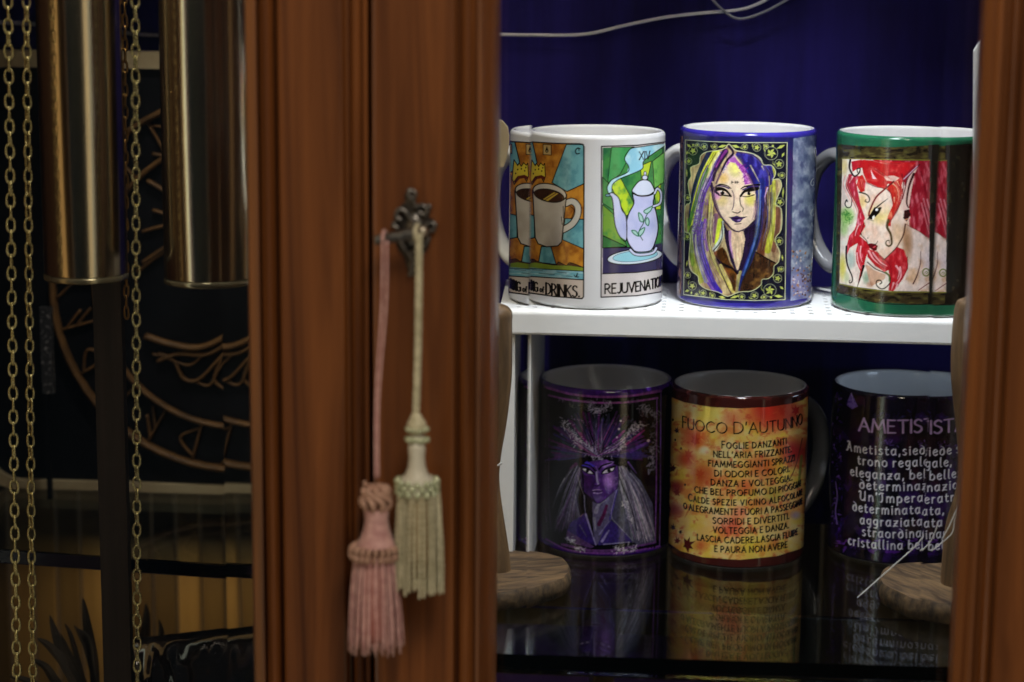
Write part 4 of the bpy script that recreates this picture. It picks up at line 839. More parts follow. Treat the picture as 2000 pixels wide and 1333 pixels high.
# ------------------------------------------------------------------ cabinet
YD = .985                                                        # front face of the doors
X = lambda px, Y=YD, py=666: PY(px, py, Y).x
cab = thing('display_cabinet', 'cherry wood showcase with two clear glass doors and glass shelves', 'cabinet', (0, 1.2, -.62))
CO = Vector((0, 1.2, -.62))
def part(mb, name, m, parent=cab, smooth=False):
    o = mb.build(name, m, None, smooth); o.parent = parent
    if parent is cab: o.location = -CO
    return o
ZT, ZB = .34, -.60
def stile(mb, prof, yb):
    """vertical moulding: prof = (photo px at mid height, depth in mm behind the front face)"""
    pts = [(X(px, YD + d/1000), YD + d/1000) for px, d in prof]
    pts = [(pts[0][0], yb)] + pts + [(pts[-1][0], yb)]; n = len(pts)
    V = [(x, y, z) for z in (ZB+.01, ZT-.01) for x, y in pts]
    mb.add(V, [(i, i+1, n+i+1, n+i) for i in range(n-1)] + [(n-1, 0, n, 2*n-1), tuple(range(n-1, -1, -1)), tuple(range(n, 2*n))])
def rnd(pa, pb, da, db, top, k=5):
    """rounded bead from px pa to pb"""
    return [(pa+(pb-pa)*i/k, da+(db-da)*i/k-(top)*math.sin(math.pi*i/k)) for i in range(k+1)]
YB = YD+.024
L_ST = [(486,21),(487,11),(490,8.5),(505,7),(509,7.5),(512,10.5),(514,10.5)] + rnd(515,541,5,5,3.5) + [(542,9),(548,9),(549,1.2),(553,0),(668,0),(672,.6),(677,3.5),(680,6.5),(686,7),(688,6)] + rnd(689,707,2.5,2.5,2) + [(708,4.5),(711,4.5),(712,2),(715,1.2),(719,1.2),(721,2.5),(722,21)]
R_ST = [(728,21),(728.5,1.6),(731,.2),(735,0),(882,0),(886,.6),(889,3.5),(892,6.5),(898,6.5)] + rnd(899,924,2.5,3.5,3) + [(925,6),(930,6),(931,3.5),(938,4),(943,6),(950,8.5),(958,11),(966,15),(970,18.5),(973,22)]
RR_ST = [(1884,22),(1886,15),(1893,10.5),(1908,8),(1914,8),(1915,6),(1922,4.8),(1930,5),(1934,8),(1941,8)] + rnd(1942,1962,4.5,3,2.5) + [(1963,5.5),(1967,5.5),(1969,1),(1973,0),(2120,0),(2124,1),(2126,20)]
LL_ST = [(-260,20),(-258,1),(-250,0),(-120,0),(-116,5),(-100,6),(-90,10),(-84,22)]
ld = MB(); stile(ld, LL_ST, YB); stile(ld, L_ST, YB)
for z0, z1 in ((ZB+.012, ZB+.07), (ZT-.07, ZT-.012)): ld.box((X(-84), YD+.003, z0), (X(486), YB-.001, z1))
ldo = part(ld, 'door', M['cherry'])
rd = MB(); stile(rd, R_ST, YB); stile(rd, RR_ST, YB)
for z0, z1 in ((ZB+.012, ZB+.07), (ZT-.07, ZT-.012)): rd.box((X(973), YD+.003, z0), (X(1884), YB-.001, z1))
rdo = part(rd, 'door', M['cherry'])
def pane(parent, xa, xb, xc, xd, name='glass_pane'):
    """bevelled pane: flat between xb and xc, ground down to thin edges at xa and xd"""
    y0, y1, ye = 1.0125, 1.0175, 1.0147; z0, z1 = ZB+.02, ZT-.02; b = .02
    O = [(xa, ye, z0), (xd, ye, z0), (xd, ye, z1), (xa, ye, z1)]; I = [(xb, y0, z0+b), (xc, y0, z0+b), (xc, y0, z1-b), (xb, y0, z1-b)]
    Bk = [(xa, y1, z0), (xd, y1, z0), (xd, y1, z1), (xa, y1, z1)]
    m = MB(); m.add(O+I+Bk, [(4,5,6,7),(0,1,5,4),(1,2,6,5),(2,3,7,6),(3,0,4,7),(11,10,9,8),(8,9,1,0),(9,10,2,1),(10,11,3,2),(11,8,0,3)])
    o = m.build(name, M['pane']); o.parent = parent; return o
YP = 1.0125
pane(rdo, X(952, YP), X(1033, YP), X(1819, YP), X(1902, YP)); pane(ldo, X(-110, YP), X(-30, YP), X(434, YP), X(510, YP))
# brass-free dark strip behind the gap (the right door's rebate)
m = MB(); m.box((X(700), YD+.0245, ZB+.015), (X(760), YD+.027, ZT-.015)); part(m, 'rebate_strip', M['cherry_dark'])
# lock plate
lp = MB(); YL = YD-.0012
def lpx(px, py, y=YL): return PY(px, py, y)
out = [(800,372),(812,380),(812,396),(824,402),(836,400),(842,412),(838,424),(850,432),(848,446),(838,452),(842,468),(836,486),(824,500),(816,512),(812,538),(800,541),(794,520),(788,500),(778,488),(772,470),(774,452),(766,440),(772,428),(784,424),(780,408),(786,398),(792,396),(790,380)]
V = [lpx(a, b, YL) for a, b in out] + [lpx(a, b, YD+.0005) for a, b in out]; n = len(out)
lp.add(V, [tuple(range(n))] + [(i, n+i, n+(i+1) % n, (i+1) % n) for i in range(n)])
for path, r in (([(806,390),(797,380),(803,372),(812,378),(808,392),(812,408)],4), ([(812,405),(826,402),(834,410),(828,420),(818,414)],5), ([(784,430),(774,424),(778,410),(790,412),(800,424)],5), ([(830,440),(846,436),(848,448),(838,452)],5), ([(778,446),(768,440),(774,432)],4), ([(800,500),(812,486),(830,478),(838,464)],5), ([(800,540),(806,515),(800,498),(788,482),(780,466)],5), ([(800,425),(812,440),(806,460),(796,470)],5.5)):
    pts = spline([lpx(a, b, YL-.0012) for a, b in path], 5); lp.tube(pts, r/4100*1.0*.9, 8)
for a, b, r in ((800,374,7),(838,404,6),(849,440,6),(768,440,5),(802,534,5),(816,456,11)): lp.ball(lpx(a, b, YL-.001), r/4100, 10, 7)
lpo = lp.build('lock_plate', M['iron'], None, True); lpo.parent = rdo
# carcass
XL, XR = X(-900), X(2180); YK = 1.44
m = MB(); m.box((XL, YK, -.385), (XR, YK+.006, ZT)); part(m, 'back_panel', M['backdrop'])
YW = 1.300
m = MB(); m.box((X(600, 1.2), YW, Z_GLASS+.0003), (XR-.006, YW+.008, ZT-.03)); bo_ = m.build('backdrop_board', M['backdrop'], None, False, origin=Vector((.05, YW, Z_GLASS+.0003))); tag(bo_, 'deep blue cloth covered board standing behind the mugs', 'backdrop')
m = MB(); m.box((XL-.012, YD+.028, ZB), (XL, YK+.02, ZT)); m.box((XR, YD+.028, ZB), (XR+.012, YK+.02, ZT)); m.box((XL, YD+.028, ZT), (XR, YK+.02, ZT+.012)); m.box((XL, YD+.028, ZB-.012), (XR, YK+.02, ZB)); part(m, 'carcass', M['cherry_dark'])
# tongue-and-groove boards of the lower compartment
pm = noise_mat('plank_boards', (.28,.165,.05), (.42,.27,.09), scale=(30,30,2), nscale=1.4, rough=.42)
t_ = pm.node_tree; bs = t_.nodes['Principled BSDF']; rampo = bs.inputs['Base Color'].links[0].from_socket
tc_ = N(t_, 'ShaderNodeTexCoord'); sx = N(t_, 'ShaderNodeSeparateXYZ'); mu = N(t_, 'ShaderNodeMath', operation='MULTIPLY'); fl = N(t_, 'ShaderNodeMath', operation='FLOOR'); wn_ = N(t_, 'ShaderNodeTexWhiteNoise', noise_dimensions='1D'); mr = N(t_, 'ShaderNodeMapRange'); mx = N(t_, 'ShaderNodeMix', data_type='RGBA', blend_type='MULTIPLY')
mu.inputs[1].default_value = 1/.0178; mr.inputs['To Min'].default_value = .18; mr.inputs['To Max'].default_value = 1.0; mx.inputs['Factor'].default_value = 1
for a, b in ((tc_.outputs['Object'], sx.inputs[0]), (sx.outputs['X'], mu.inputs[0]), (mu.outputs[0], fl.inputs[0]), (fl.outputs[0], wn_.inputs['W']), (wn_.outputs['Value'], mr.inputs['Value']), (rampo, mx.inputs[6]), (mr.outputs[0], mx.inputs[7]), (mx.outputs[2], bs.inputs['Base Color'])): t_.links.new(a, b)
m = MB(); x = math.floor(XL/.0178)*.0178
while x < XR:
    m.add([(x+.0006, YK, ZB), (x+.0017, YK-.002, ZB), (x+.0161, YK-.002, ZB), (x+.0172, YK, ZB), (x+.0006, YK, -.387), (x+.0017, YK-.002, -.387), (x+.0161, YK-.002, -.387), (x+.0172, YK, -.387)], [(0,1,5,4),(1,2,6,5),(2,3,7,6),(0,4,7,3),(4,5,6,7),(3,2,1,0)]); x += .0178
part(m, 'plank_panel', pm)
# glass shelves
def slab(pts, z1, th, bev=.0008):
    m = MB(); n = len(pts); cx = sum(p[0] for p in pts)/n; cy = sum(p[1] for p in pts)/n
    ins = [(p[0]+(cx-p[0])/abs(cx-p[0])*bev, p[1]+(cy-p[1])/abs(cy-p[1])*bev) for p in pts]
    R_ = [(ins, z1-th), (pts, z1-th+bev), (pts, z1-bev), (ins, z1)]
    V = [(x, y, z) for q, z in R_ for x, y in q]; F = [tuple(range(n-1, -1, -1)), tuple(3*n+i for i in range(n))]
    for k in range(3): F += [(k*n+i, k*n+(i+1) % n, (k+1)*n+(i+1) % n, (k+1)*n+i) for i in range(n)]
    m.add(V, F); return m
fa = PZ(970, 1276, Z_GLASS); fb = PZ(1850, 1302, Z_GLASS)
sl = (fb.y-fa.y)/(fb.x-fa.x); xa, xb = X(640, 1.2), XR-.004
part(slab([(xa, fa.y+sl*(xa-fa.x)), (xb, fa.y+sl*(xb-fa.x)), (xb, YK-.004), (xa, YK-.004)], Z_GLASS, .008), 'glass_shelf', M['shelf_glass'])
_ub = PZ(1400, 1211, Z_GLASS-.009).y; _uf = fa.y+.004
part(slab([(xa+.01, _uf), (xb-.01, _uf+.001), (xb-.01, _ub), (xa+.01, _ub)], Z_GLASS-.0086, .0035), 'glass_support', M['shelf_glass'])
fa = PZ(0, 1071, Z_GLASS); fb = PZ(480, 1104, Z_GLASS); sl = (fb.y-fa.y)/(fb.x-fa.x); xa0, xb0 = XL+.004, X(630, 1.2)
part(slab([(xa0, fa.y+sl*(xa0-fa.x)), (xb0, fa.y+sl*(xb0-fa.x)), (xb0, YK-.004), (xa0, YK-.004)], Z_GLASS, .009), 'glass_shelf', M['shelf_glass'])

# ------------------------------------------------------------------ white perforated riser
rt = Z_RISER; YF = PZ(1400, 613, rt).y; yb = PZ(1310, 553, rt).y
xl = PY(1006, 640, YF).x; xr = X(1990, YF)
rs = thing('shelf_riser', 'white perforated metal riser shelf carrying the upper row of mugs', 'shelf', ((xl+xr)/2, YF, Z_GLASS)); RO = Vector(rs.location)
def rpart(mb, name, m=M['riser'], sm=False):
    o = mb.build(name, m, None, sm); o.parent = rs; o.location = -RO; return o
m = MB(); px_ = .0105; nx = int((xr-xl-.004)/px_); ny = int((yb-YF-.006)/px_); th = .0012
ox = xl+(xr-xl-nx*px_)/2; oy = YF+.004; K8 = 10
for i in range(nx):
    for j in range(ny):
        cx, cy = ox+(i+.5)*px_, oy+(j+.5)*px_; h = px_/2; hr = .0018
        sq = []
        for k in range(K8):
            a = 2*math.pi*k/K8+.0; s_ = h/max(abs(math.cos(a)), abs(math.sin(a))); sq.append((cx+s_*math.cos(a), cy+s_*math.sin(a)))
        # square cell corners must close: outer ring projected on the cell border plus its corners
        ci = [(cx+hr*math.cos(2*math.pi*k/8+math.pi/8), cy+hr*math.sin(2*math.pi*k/8+math.pi/8)) for k in range(8)]
        bo = [(cx+h, cy+h*.4142), (cx+h*.4142, cy+h), (cx-h*.4142, cy+h), (cx-h, cy+h*.4142), (cx-h, cy-h*.4142), (cx-h*.4142, cy-h), (cx+h*.4142, cy-h), (cx+h, cy-h*.4142)]
        co = [(cx+h, cy+h), (cx-h, cy+h), (cx-h, cy-h), (cx+h, cy-h)]
        V = [(x, y, z) for z in (rt, rt-th) for x, y in ci+bo+co]; o2 = 20; Fc = []
        for k in range(8):
            k1 = (k+1) % 8; Fc += [(k, 8+k, 8+k1, k1), (o2+k1, o2+8+k1, o2+8+k, o2+k), (k1, o2+k1, o2+k, k)]
        for a_, b_, c_ in ((8, 16, 9), (10, 17, 11), (12, 18, 13), (14, 19, 15)): Fc += [(a_, b_, c_), (o2+c_, o2+b_, o2+a_)]
        m.add(V, Fc)
for a, b in (((xl, YF+.003, rt-th), (xr, oy, rt)), ((xl, oy+ny*px_, rt-th), (xr, yb, rt)), ((xl, oy, rt-th), (ox, oy+ny*px_, rt)), ((ox+nx*px_, oy, rt-th), (xr, oy+ny*px_, rt))): m.box(a, b)
rpart(m, 'perforated_top')
zl = PY(1400, 663, YF).z; m = MB(); R = .003
pr = [(YF+R-R*math.sin(a), rt-R+R*math.cos(a)) for a in np.linspace(0, math.pi/2, 7)] + [(YF, zl+.0015), (YF+.0004, zl+.0004), (YF+.0015, zl), (YF+.003, zl+.0004)] + [(YF+.003, rt-R)]
n = len(pr); V = [(x, y, z) for x in (xl, xr) for y, z in pr]
m.add(V, [(i, n+i, n+i+1, i+1) for i in range(n-1)] + [(n-1, 2*n-1, n, 0), tuple(range(n)), tuple(range(2*n-1, n-1, -1))]); lip = rpart(m, 'front_lip')
for x0, x1 in ((xl+.0004, PY(1036, 760, YF).x), (xr-.010, xr-.0004)):
    m = MB(); m.box((x0, YF+.0032, Z_GLASS), (x1, yb-.001, rt-th-.0002)); rpart(m, 'side_panel')
# ------------------------------------------------------------------ wooden display stands beside the riser
def stand(base_c, base_r, base_h, stem, label, board=None, rot=0, squash=1.0):
    """base_c = centre on the glass; stem = [(x, z above glass, radius)]"""
    t = thing('display_stand', label, 'stand', base_c, 'wooden display stands in front of the riser')
    m = MB(); n = 56; rr = random.Random(int(base_r*1e5)); w = [1+.035*math.sin(3*a+1)+.02*math.sin(7*a)+.012*rr.uniform(-1, 1) for a in np.linspace(0, 2*math.pi, n, endpoint=False)]
    V = []; pr = ((.97, 0), (1.0, .12), (1.015, .5), (1.0, .86), (.975, 1.0))
    for f, h in pr:
        for k in range(n):
            a = 2*math.pi*k/n; V.append((base_r*f*w[k]*math.cos(a), base_r*f*w[k]*math.sin(a)*squash, base_h*h))
    F = [(i*n+k, i*n+(k+1) % n, (i+1)*n+(k+1) % n, (i+1)*n+k) for i in range(len(pr)-1) for k in range(n)] + [tuple(range(n-1, -1, -1))]
    m.add(V, F); b = m.build('base', M['bark'], t, True); b.rotation_euler.z = rot
    m = MB(); m.add([V[(len(pr)-1)*n+k][:2]+(base_h+.0001,) for k in range(n)] + [(x*.99, y*.99, base_h-.002) for x, y, z in V[(len(pr)-1)*n:]], [tuple(range(n)), tuple(range(2*n-1, n-1, -1))] + [(k, n+k, n+(k+1) % n, (k+1) % n) for k in range(n)])
    o = m.build('base_top', M['disc'], t); o.rotation_euler.z = rot
    m = MB(); c = Vector(base_c); sp = spline([(x-c.x, y-c.y, z, r) for x, y, z, r in stem], 6)
    m.tube([p[:3] for p in sp], [float(p[3]) for p in sp], 20, True); m.build('stem', M['stem'], t, True)
    if board: 
        o = mesh_obj('board', [Vector(v)-c for v in board[0]], board[1], board[2], t)
    return t
def plate(poly, Y, th):
    """upright board cut to an outline of (x, z) points"""
    n = len(poly); V = [(x, Y, z) for x, z in poly] + [(x, Y+th, z) for x, z in poly]
    return V, [tuple(range(n)), tuple(range(2*n-1, n-1, -1))] + [(i, n+i, n+(i+1) % n, (i+1) % n) for i in range(n)]
# left: only the right half of its disc and the flank of its stem show past the door
zg = Z_GLASS; BH = .0108
cl = PZ(959, 1110, zg+BH); e = PZ(1117, 1108, zg+BH); rL = e.x-cl.x
yl_ = cl.y
st = lambda px, py, wpx, Y: (PY(px+31, py, Y).x-wpx/4100*Y, Y, PY(px, py, Y).z-zg, wpx/4100*Y)
bd = [(PY(a+31, b, yl_+.01).x, PY(a, b, yl_+.01).z) for a, b in ((978,330),(984,312),(988,292),(989,270),(986,252),(976,240),(955,232),(920,232),(895,246),(890,300),(900,330))]
stand((cl.x, cl.y, zg), rL, BH, [st(995,1130,34,yl_), st(990,1080,30,yl_), st(972,960,24,yl_), st(972,900,24,yl_), st(985,820,34,yl_), st(994,740,40,yl_), st(995,690,42,yl_), st(995,630,44,yl_), st(994,606,42,yl_), st(972,594,20,yl_)],
      'wooden stand on a round slice base left of the dark purple mug', (*plate(bd, yl_+.02, .006), M['cream']), .4, .98)
cr_ = PZ(1860, 1140, zg+BH); e = PZ(1713, 1138, zg+BH); rR = cr_.x-e.x; yr_ = cr_.y
rt_ = lambda px, py, wpx, Y: (PY(px-24, py, Y).x+wpx/4100*Y, Y, PY(px, py, Y).z-zg, wpx/4100*Y)
bd = [(PY(a-24, b, yr_+.012).x, PY(a, b, yr_+.012).z) for a, b in ((1899,600),(1896,330),(1897,100),(1903,90),(1914,74),(1922,50),(1926,20),(1930,-60),(2010,-90),(2060,-40),(2050,600))]
stand((cr_.x, cr_.y, zg), rR, BH*1.1, [rt_(1832,1156,40,yr_), rt_(1834,1110,40,yr_), rt_(1842,1030,36,yr_), rt_(1862,960,30,yr_), rt_(1868,900,30,yr_), rt_(1862,820,34,yr_), rt_(1854,740,40,yr_), rt_(1854,680,42,yr_), rt_(1858,620,40,yr_), rt_(1866,585,34,yr_), rt_(1880,574,18,yr_)],
      'wooden stand on round slice base holding a white board right of the mugs', (*plate(bd, yr_+.012, .008), M['white_board']), 2.2, .98)
# nylon tag loops
def thread(name, pts, r, label, m=M['thread'], cat='tag loop'):
    mb = MB(); p = spline(pts, 8); o0 = Vector(p[0]); mb.tube(p, r, 6, True); return tag(mb.build(name, m, None, True, origin=o0), label, cat)
yt = yr_-.036
tz = lambda px, py, Y=yt: tuple(PY(px, py, Y))
thread('tag_loop', [tz(1674,1166), tz(1700,1143), tz(1752,1097), tz(1790,1063), tz(1804,1040), tz(1810,1022)], .00034, 'long white nylon tag loop slanting up across the amethyst mug')
thread('tag_loop', [tz(1796,1074,yt+.01), tz(1826,1050,yt+.01), tz(1838,1036,yt+.01), tz(1842,1012,yt+.01), tz(1850,982,yt+.01), tz(1832,1024,yt+.01), tz(1816,1052,yt+.01)], .00034, 'short kinked nylon tag loop hanging at the right stand stem')
thread('tag_loop', [tz(1674,1170), tz(1690,1188), tz(1704,1208), tz(1712,1226)], .00016, 'hair thin dark thread lying on glass left of the right wooden base', M['cable_clear'])
tl = yl_-.004
thread('tag_loop', [tz(974,918,tl), tz(985,914,tl), tz(996,910,tl), tz(1005,904,tl)], .0007, 'frayed white thread end poking out from the left wooden stem')

# ------------------------------------------------------------------ cables on the blue cloth
yc_ = YW-.006
thread('light_cable', [PY(880,66,yc_), PY(980,67,yc_), PY(1080,69,yc_), PY(1150,66,yc_), PY(1220,50,yc_), PY(1300,34,yc_), PY(1380,25,yc_), PY(1440,20,yc_), PY(1480,8,yc_), PY(1540,-24,yc_), PY(1620,-60,yc_)], .0011, 'flat white lamp cable running across the blue cloth above the mugs', M['cable'], 'cable')
thread('light_cable', [PY(1360,-40,yc_-.004), PY(1392,0,yc_-.004), PY(1412,20,yc_-.004), PY(1432,34,yc_-.004), PY(1456,36,yc_-.004), PY(1500,20,yc_-.004), PY(1560,-14,yc_-.004), PY(1620,-50,yc_-.004)], .0009, 'thin translucent cable looping down at the top of the blue cloth', M['cable_clear'], 'cable')
yk_ = YK-.006
thread('light_cable', [PY(-60,40,yk_), PY(40,46,yk_), PY(150,52,yk_), PY(260,66,yk_), PY(340,70,yk_), PY(420,70,yk_), PY(620,68,yk_)], .0008, 'thin pale cable on the blue cloth behind the brass weights', M['cable'], 'cable')

# ------------------------------------------------------------------ black plaque with a carved ring and tree, leaning at the back of the left shelf
yq = PZ(250, 958, Z_GLASS).y; pq = lambda a, b, Y=yq: PY(a, b, Y)
def rrect(x0, x1, z0, z1, r, k=7):
    o = []
    for cx, cz, a0 in ((x1-r, z1-r, 0), (x0+r, z1-r, 90), (x0+r, z0+r, 180), (x1-r, z0+r, 270)):
        for i in range(k+1):
            a = math.radians(a0+90*i/k); o.append((cx+r*math.cos(a), cz+r*math.sin(a)))
    return o
x0, x1 = pq(-64, 500).x, pq(915, 500).x; z1 = pq(240, 101).z; z0 = zg+.0005; rq = .028; fw = .0105
pl = thing('carved_plaque', 'black square plaque with cream rim and carved ring and tree behind the weights', 'plaque', ((x0+x1)/2, yq, z0)); QO = Vector(pl.location)
def qpart(mb, name, m, sm=False):
    o = mb.build(name, m, None, sm); o.parent = pl; o.location = -QO; return o
oo = rrect(x0, x1, z0, z1, rq); ii = rrect(x0+fw, x1-fw, z0+.006, z1-fw, rq-fw*.6); n = len(oo); m = MB()
V = [(x, yq-.004, z) for x, z in oo]+[(x, yq-.004, z) for x, z in ii]+[(x, yq+.010, z) for x, z in oo]+[(x, yq+.010, z) for x, z in ii]
F_ = []
for i in range(n):
    j = (i+1) % n; F_ += [(i, n+i, n+j, j), (i, j, 2*n+j, 2*n+i), (n+i, 3*n+i, 3*n+j, n+j), (2*n+i, 2*n+j, 3*n+j, 3*n+i)]
m.add(V, F_); qpart(m, 'rim', M['cream'])
m = MB(); m.add(*plate(rrect(x0+fw+.0002, x1-fw-.0002, z0+.0062, z1-fw-.0002, rq-fw*.6), yq, .006)); qpart(m, 'face', M['black_board'])
m = MB(); yr2 = yq-.0012
def rib(pts, w): m.tube([pq(a, b, yr2) for a, b in spline(pts, 5)], w*.6/4100*1.4, 6, True, .4)
cx_, cy_ = 470, 550
ring = lambda r, a0=0, a1=360, k=72: [(cx_+r*math.cos(math.radians(a0+(a1-a0)*i/k)), cy_+r*math.sin(math.radians(a0+(a1-a0)*i/k))) for i in range(k+1)]
m.tube([pq(a, b, yr2) for a, b in ring(365)], 19/4100*1.4, 6, True, .35); m.tube([pq(a, b, yr2) for a, b in ring(283)], 15/4100*1.4, 6, True, .35)
for k, a in enumerate(range(0, 360, 15)):
    ca = lambda r, d=0: (cx_+r*math.cos(math.radians(a+d)), cy_+r*math.sin(math.radians(a+d)))
    rib([ca(290), ca(358)], 11)
    if k % 3 == 0: rib([ca(324), ca(358, 6)], 10); rib([ca(324), ca(358, -5)], 10)
    elif k % 3 == 1: rib([ca(295), ca(325, 6), ca(352)], 10)
    else: rib([ca(350), ca(316, 5)], 10); rib([ca(330), ca(296, 5)], 10)
rib([(470,660),(466,560),(474,460),(470,380)], 60)
for s_ in (1, -1):
    q = lambda *p: [(470+s_*(470-a)*-1 if s_ < 0 else a, b) for a, b in p]
    for p, w in ((((470,420),(400,440),(330,480),(282,512)),20),(((470,400),(400,400),(340,380),(290,352)),18),(((400,440),(330,440),(280,452)),14),(((360,470),(310,500),(270,530)),14),(((470,380),(420,320),(380,250),(330,210)),16),(((420,330),(350,310),(300,300)),14),(((400,400),(350,420),(300,410)),12),
                 (((470,640),(400,676),(340,672),(286,655)),26),(((470,650),(410,690),(350,690),(310,705)),18),(((470,660),(430,700),(390,740),(360,738),(340,700),(310,690)),14),(((440,690),(420,740),(450,760),(470,740)),12),(((400,690),(372,712),(330,700),(300,690)),10),(((460,690),(430,720),(410,752),(380,742)),10)): rib(q(*p), w)
qpart(m, 'carving', M['gilt'], True)
# silver strip added beside the plaque, standing in for a glint
m = MB(); a = PY(84, 768, 1.30); b = PY(101, 600, 1.30); m.box((0, 0, 0), (b.x-a.x, .004, b.z-a.z)); o = m.build('glint_strip', M['glint_silver']); o.location = a
tag(o, 'narrow silver strip standing in for a glint between the chains and the dark rod', 'trim')
m = MB(); bz = zg; m.box((0, .0002, 0), (.003, .0035, a.z-bz-.0003)); o2 = m.build('strip_peg', M['black_board']); o2.parent = o; o2.location = (.001, 0, -(a.z-bz-.0002))

# ------------------------------------------------------------------ clock weights, rod and chains in the left half
def weight(pxa, pxb, pyb, Y, label):
    a, b = PY(pxa, pyb, Y), PY(pxb, pyb, Y); r = (b.x-a.x)/2; c = ((a.x+b.x)/2, Y, a.z); H = .25
    t = thing('clock_weight', label, 'clock weight', c, 'brass clock weights hanging in the left half')
    m = MB(); m.lathe((0, 0, 0), [(r*.985, .0032), (r, .0037), (r, H), (r*.96, H+.002)], 72); m.build('shell', M['brass'], t, True)
    m = MB(); m.lathe((0, 0, 0), [(r*.9, -.0006), (r*1.0, 0), (r*1.012, .0006), (r*1.012, .0028), (r*.99, .0031)], 64); m.build('end_cap', mat('lacquered_cap', (.30,.27,.18), .2, .7), t, True)
    m = MB(); m.lathe((0, 0, H), [(r*.3, .0022), (.003, .006), (.003, .03)], 16); m.build('hook_stem', M['chain'], t, True)
    return t
weight(92, 250, 541, 1.115, 'nearer left brass cylinder weight with a mirror finish, between the chains')
weight(325, 480, 549, 1.115, 'brass cylinder weight next to the cherry door post, right of the single chain')
m = MB(); a, b = PY(185, 666, 1.15), PY(240, 666, 1.15); m.box((a.x, 1.15, ZB+.001), (b.x, 1.157, .2)); o = m.build('pendulum_rod', M['rod'], None, False, origin=Vector(((a.x+b.x)/2, 1.153, ZB+.001))); tag(o, 'flat dark wooden pendulum rod hanging below the left brass weight', 'pendulum rod')
def link_mesh(L, W, r):
    m = MB(); n = 22; pts = []
    for k in range(n):
        a = 2*math.pi*k/n; s = math.sin(a); c = math.cos(a)
        pts.append(Vector(((W/2-r)*math.copysign(abs(c)**.85, c), 0, (L/2-r)*math.copysign(abs(s)**.85, s))))
    V = []; F = []; q = 8
    for k in range(n):
        t = (pts[(k+1) % n]-pts[k-1]).normalized(); nn = Vector((t.z, 0, -t.x))
        for i in range(q):
            a = 2*math.pi*i/q; V.append(pts[k]+nn*(r*math.cos(a))+Vector((0, 1, 0))*(r*math.sin(a)))
    for k in range(n):
        for i in range(q): F.append((k*q+i, k*q+(i+1) % q, ((k+1) % n)*q+(i+1) % q, ((k+1) % n)*q+i))
    m.add(V, F); return m
def chain(px_top, px_bot, Y, pitch_px, wpx, m_, label, rot0, seed, py0=-60, py1=1400):
    a, b = PY(px_top, py0, Y), PY(px_bot, py1, Y); L = (b-a).length; pitch = pitch_px/4100*Y*1.02; n = int(L/pitch); rr = random.Random(seed)
    t = thing('chain', label, 'chain', a, 'brass clock chains hanging in the left half'); d = (b-a).normalized(); proto = None
    lm = link_mesh(pitch*1.36, wpx/4100*Y, pitch*.105)
    for k in range(n):
        if proto is None: o = lm.build('link', m_, t, True); proto = o
        else: o = proto.copy(); COL.objects.link(o); o.parent = t
        o.location = d*(pitch*(k+.5)); o.rotation_euler = (rr.uniform(-.05, .05), rr.uniform(-.06, .06), rot0+(math.pi/2 if k % 2 else 0)+rr.uniform(-.16, .16))
    return t
chain(17, 36, 1.085, 24.3, 21, M['chain'], 'outermost brass chain at the far left edge of the photo', .42, 1)
chain(53, 67, 1.085, 24.3, 20, M['chain'], 'second brass chain from the left, just left of a brass weight', .75, 2)
chain(266, 270, 1.085, 24.0, 20, M['chain'], 'bright brass chain between the two brass weights', .5, 3)
chain(245, 249, 1.12, 22.0, 13, M['chain_dark'], 'thin dark chain tucked behind the edge of the left brass weight', .3, 4, -60, 640)

# ------------------------------------------------------------------ dried plant and foil pouch in the lower compartment
zf = ZB
dp = thing('dried_plant', 'dark dried plant with long pointed leaves at the lower left', 'plant', tuple(Vector((PY(190, 1400, 1.22).x, 1.22, zf)))); PO = Vector(dp.location)
def blade(pts, w):
    p = spline([PY(a, b, Y) for a, b, Y in pts], 6); n = len(p); V = []; F = []
    for i, c in enumerate(p):
        c = Vector(c); t = Vector(p[min(i+1, n-1)])-Vector(p[max(i-1, 0)]); sd = t.cross(Vector((0, 1, .3))).normalized()
        u = i/(n-1); ww = w/4100*1.22*.5*(math.sin(math.pi*min(1, .12+.88*u))**.8+.03)
        V += [c-sd*ww, c+Vector((0, -ww*.35, 0)), c+sd*ww, c+Vector((0, .0004, 0))]
    for i in range(n-1):
        q = i*4; F += [(q, q+1, q+5, q+4), (q+1, q+2, q+6, q+5), (q+2, q+3, q+7, q+6), (q+3, q, q+4, q+7)]
    o = mesh_obj('leaf', [Vector(v)-PO for v in V], F+[(3,2,1,0), (4*n-4, 4*n-3, 4*n-2, 4*n-1)], M['leaf'], dp); return o
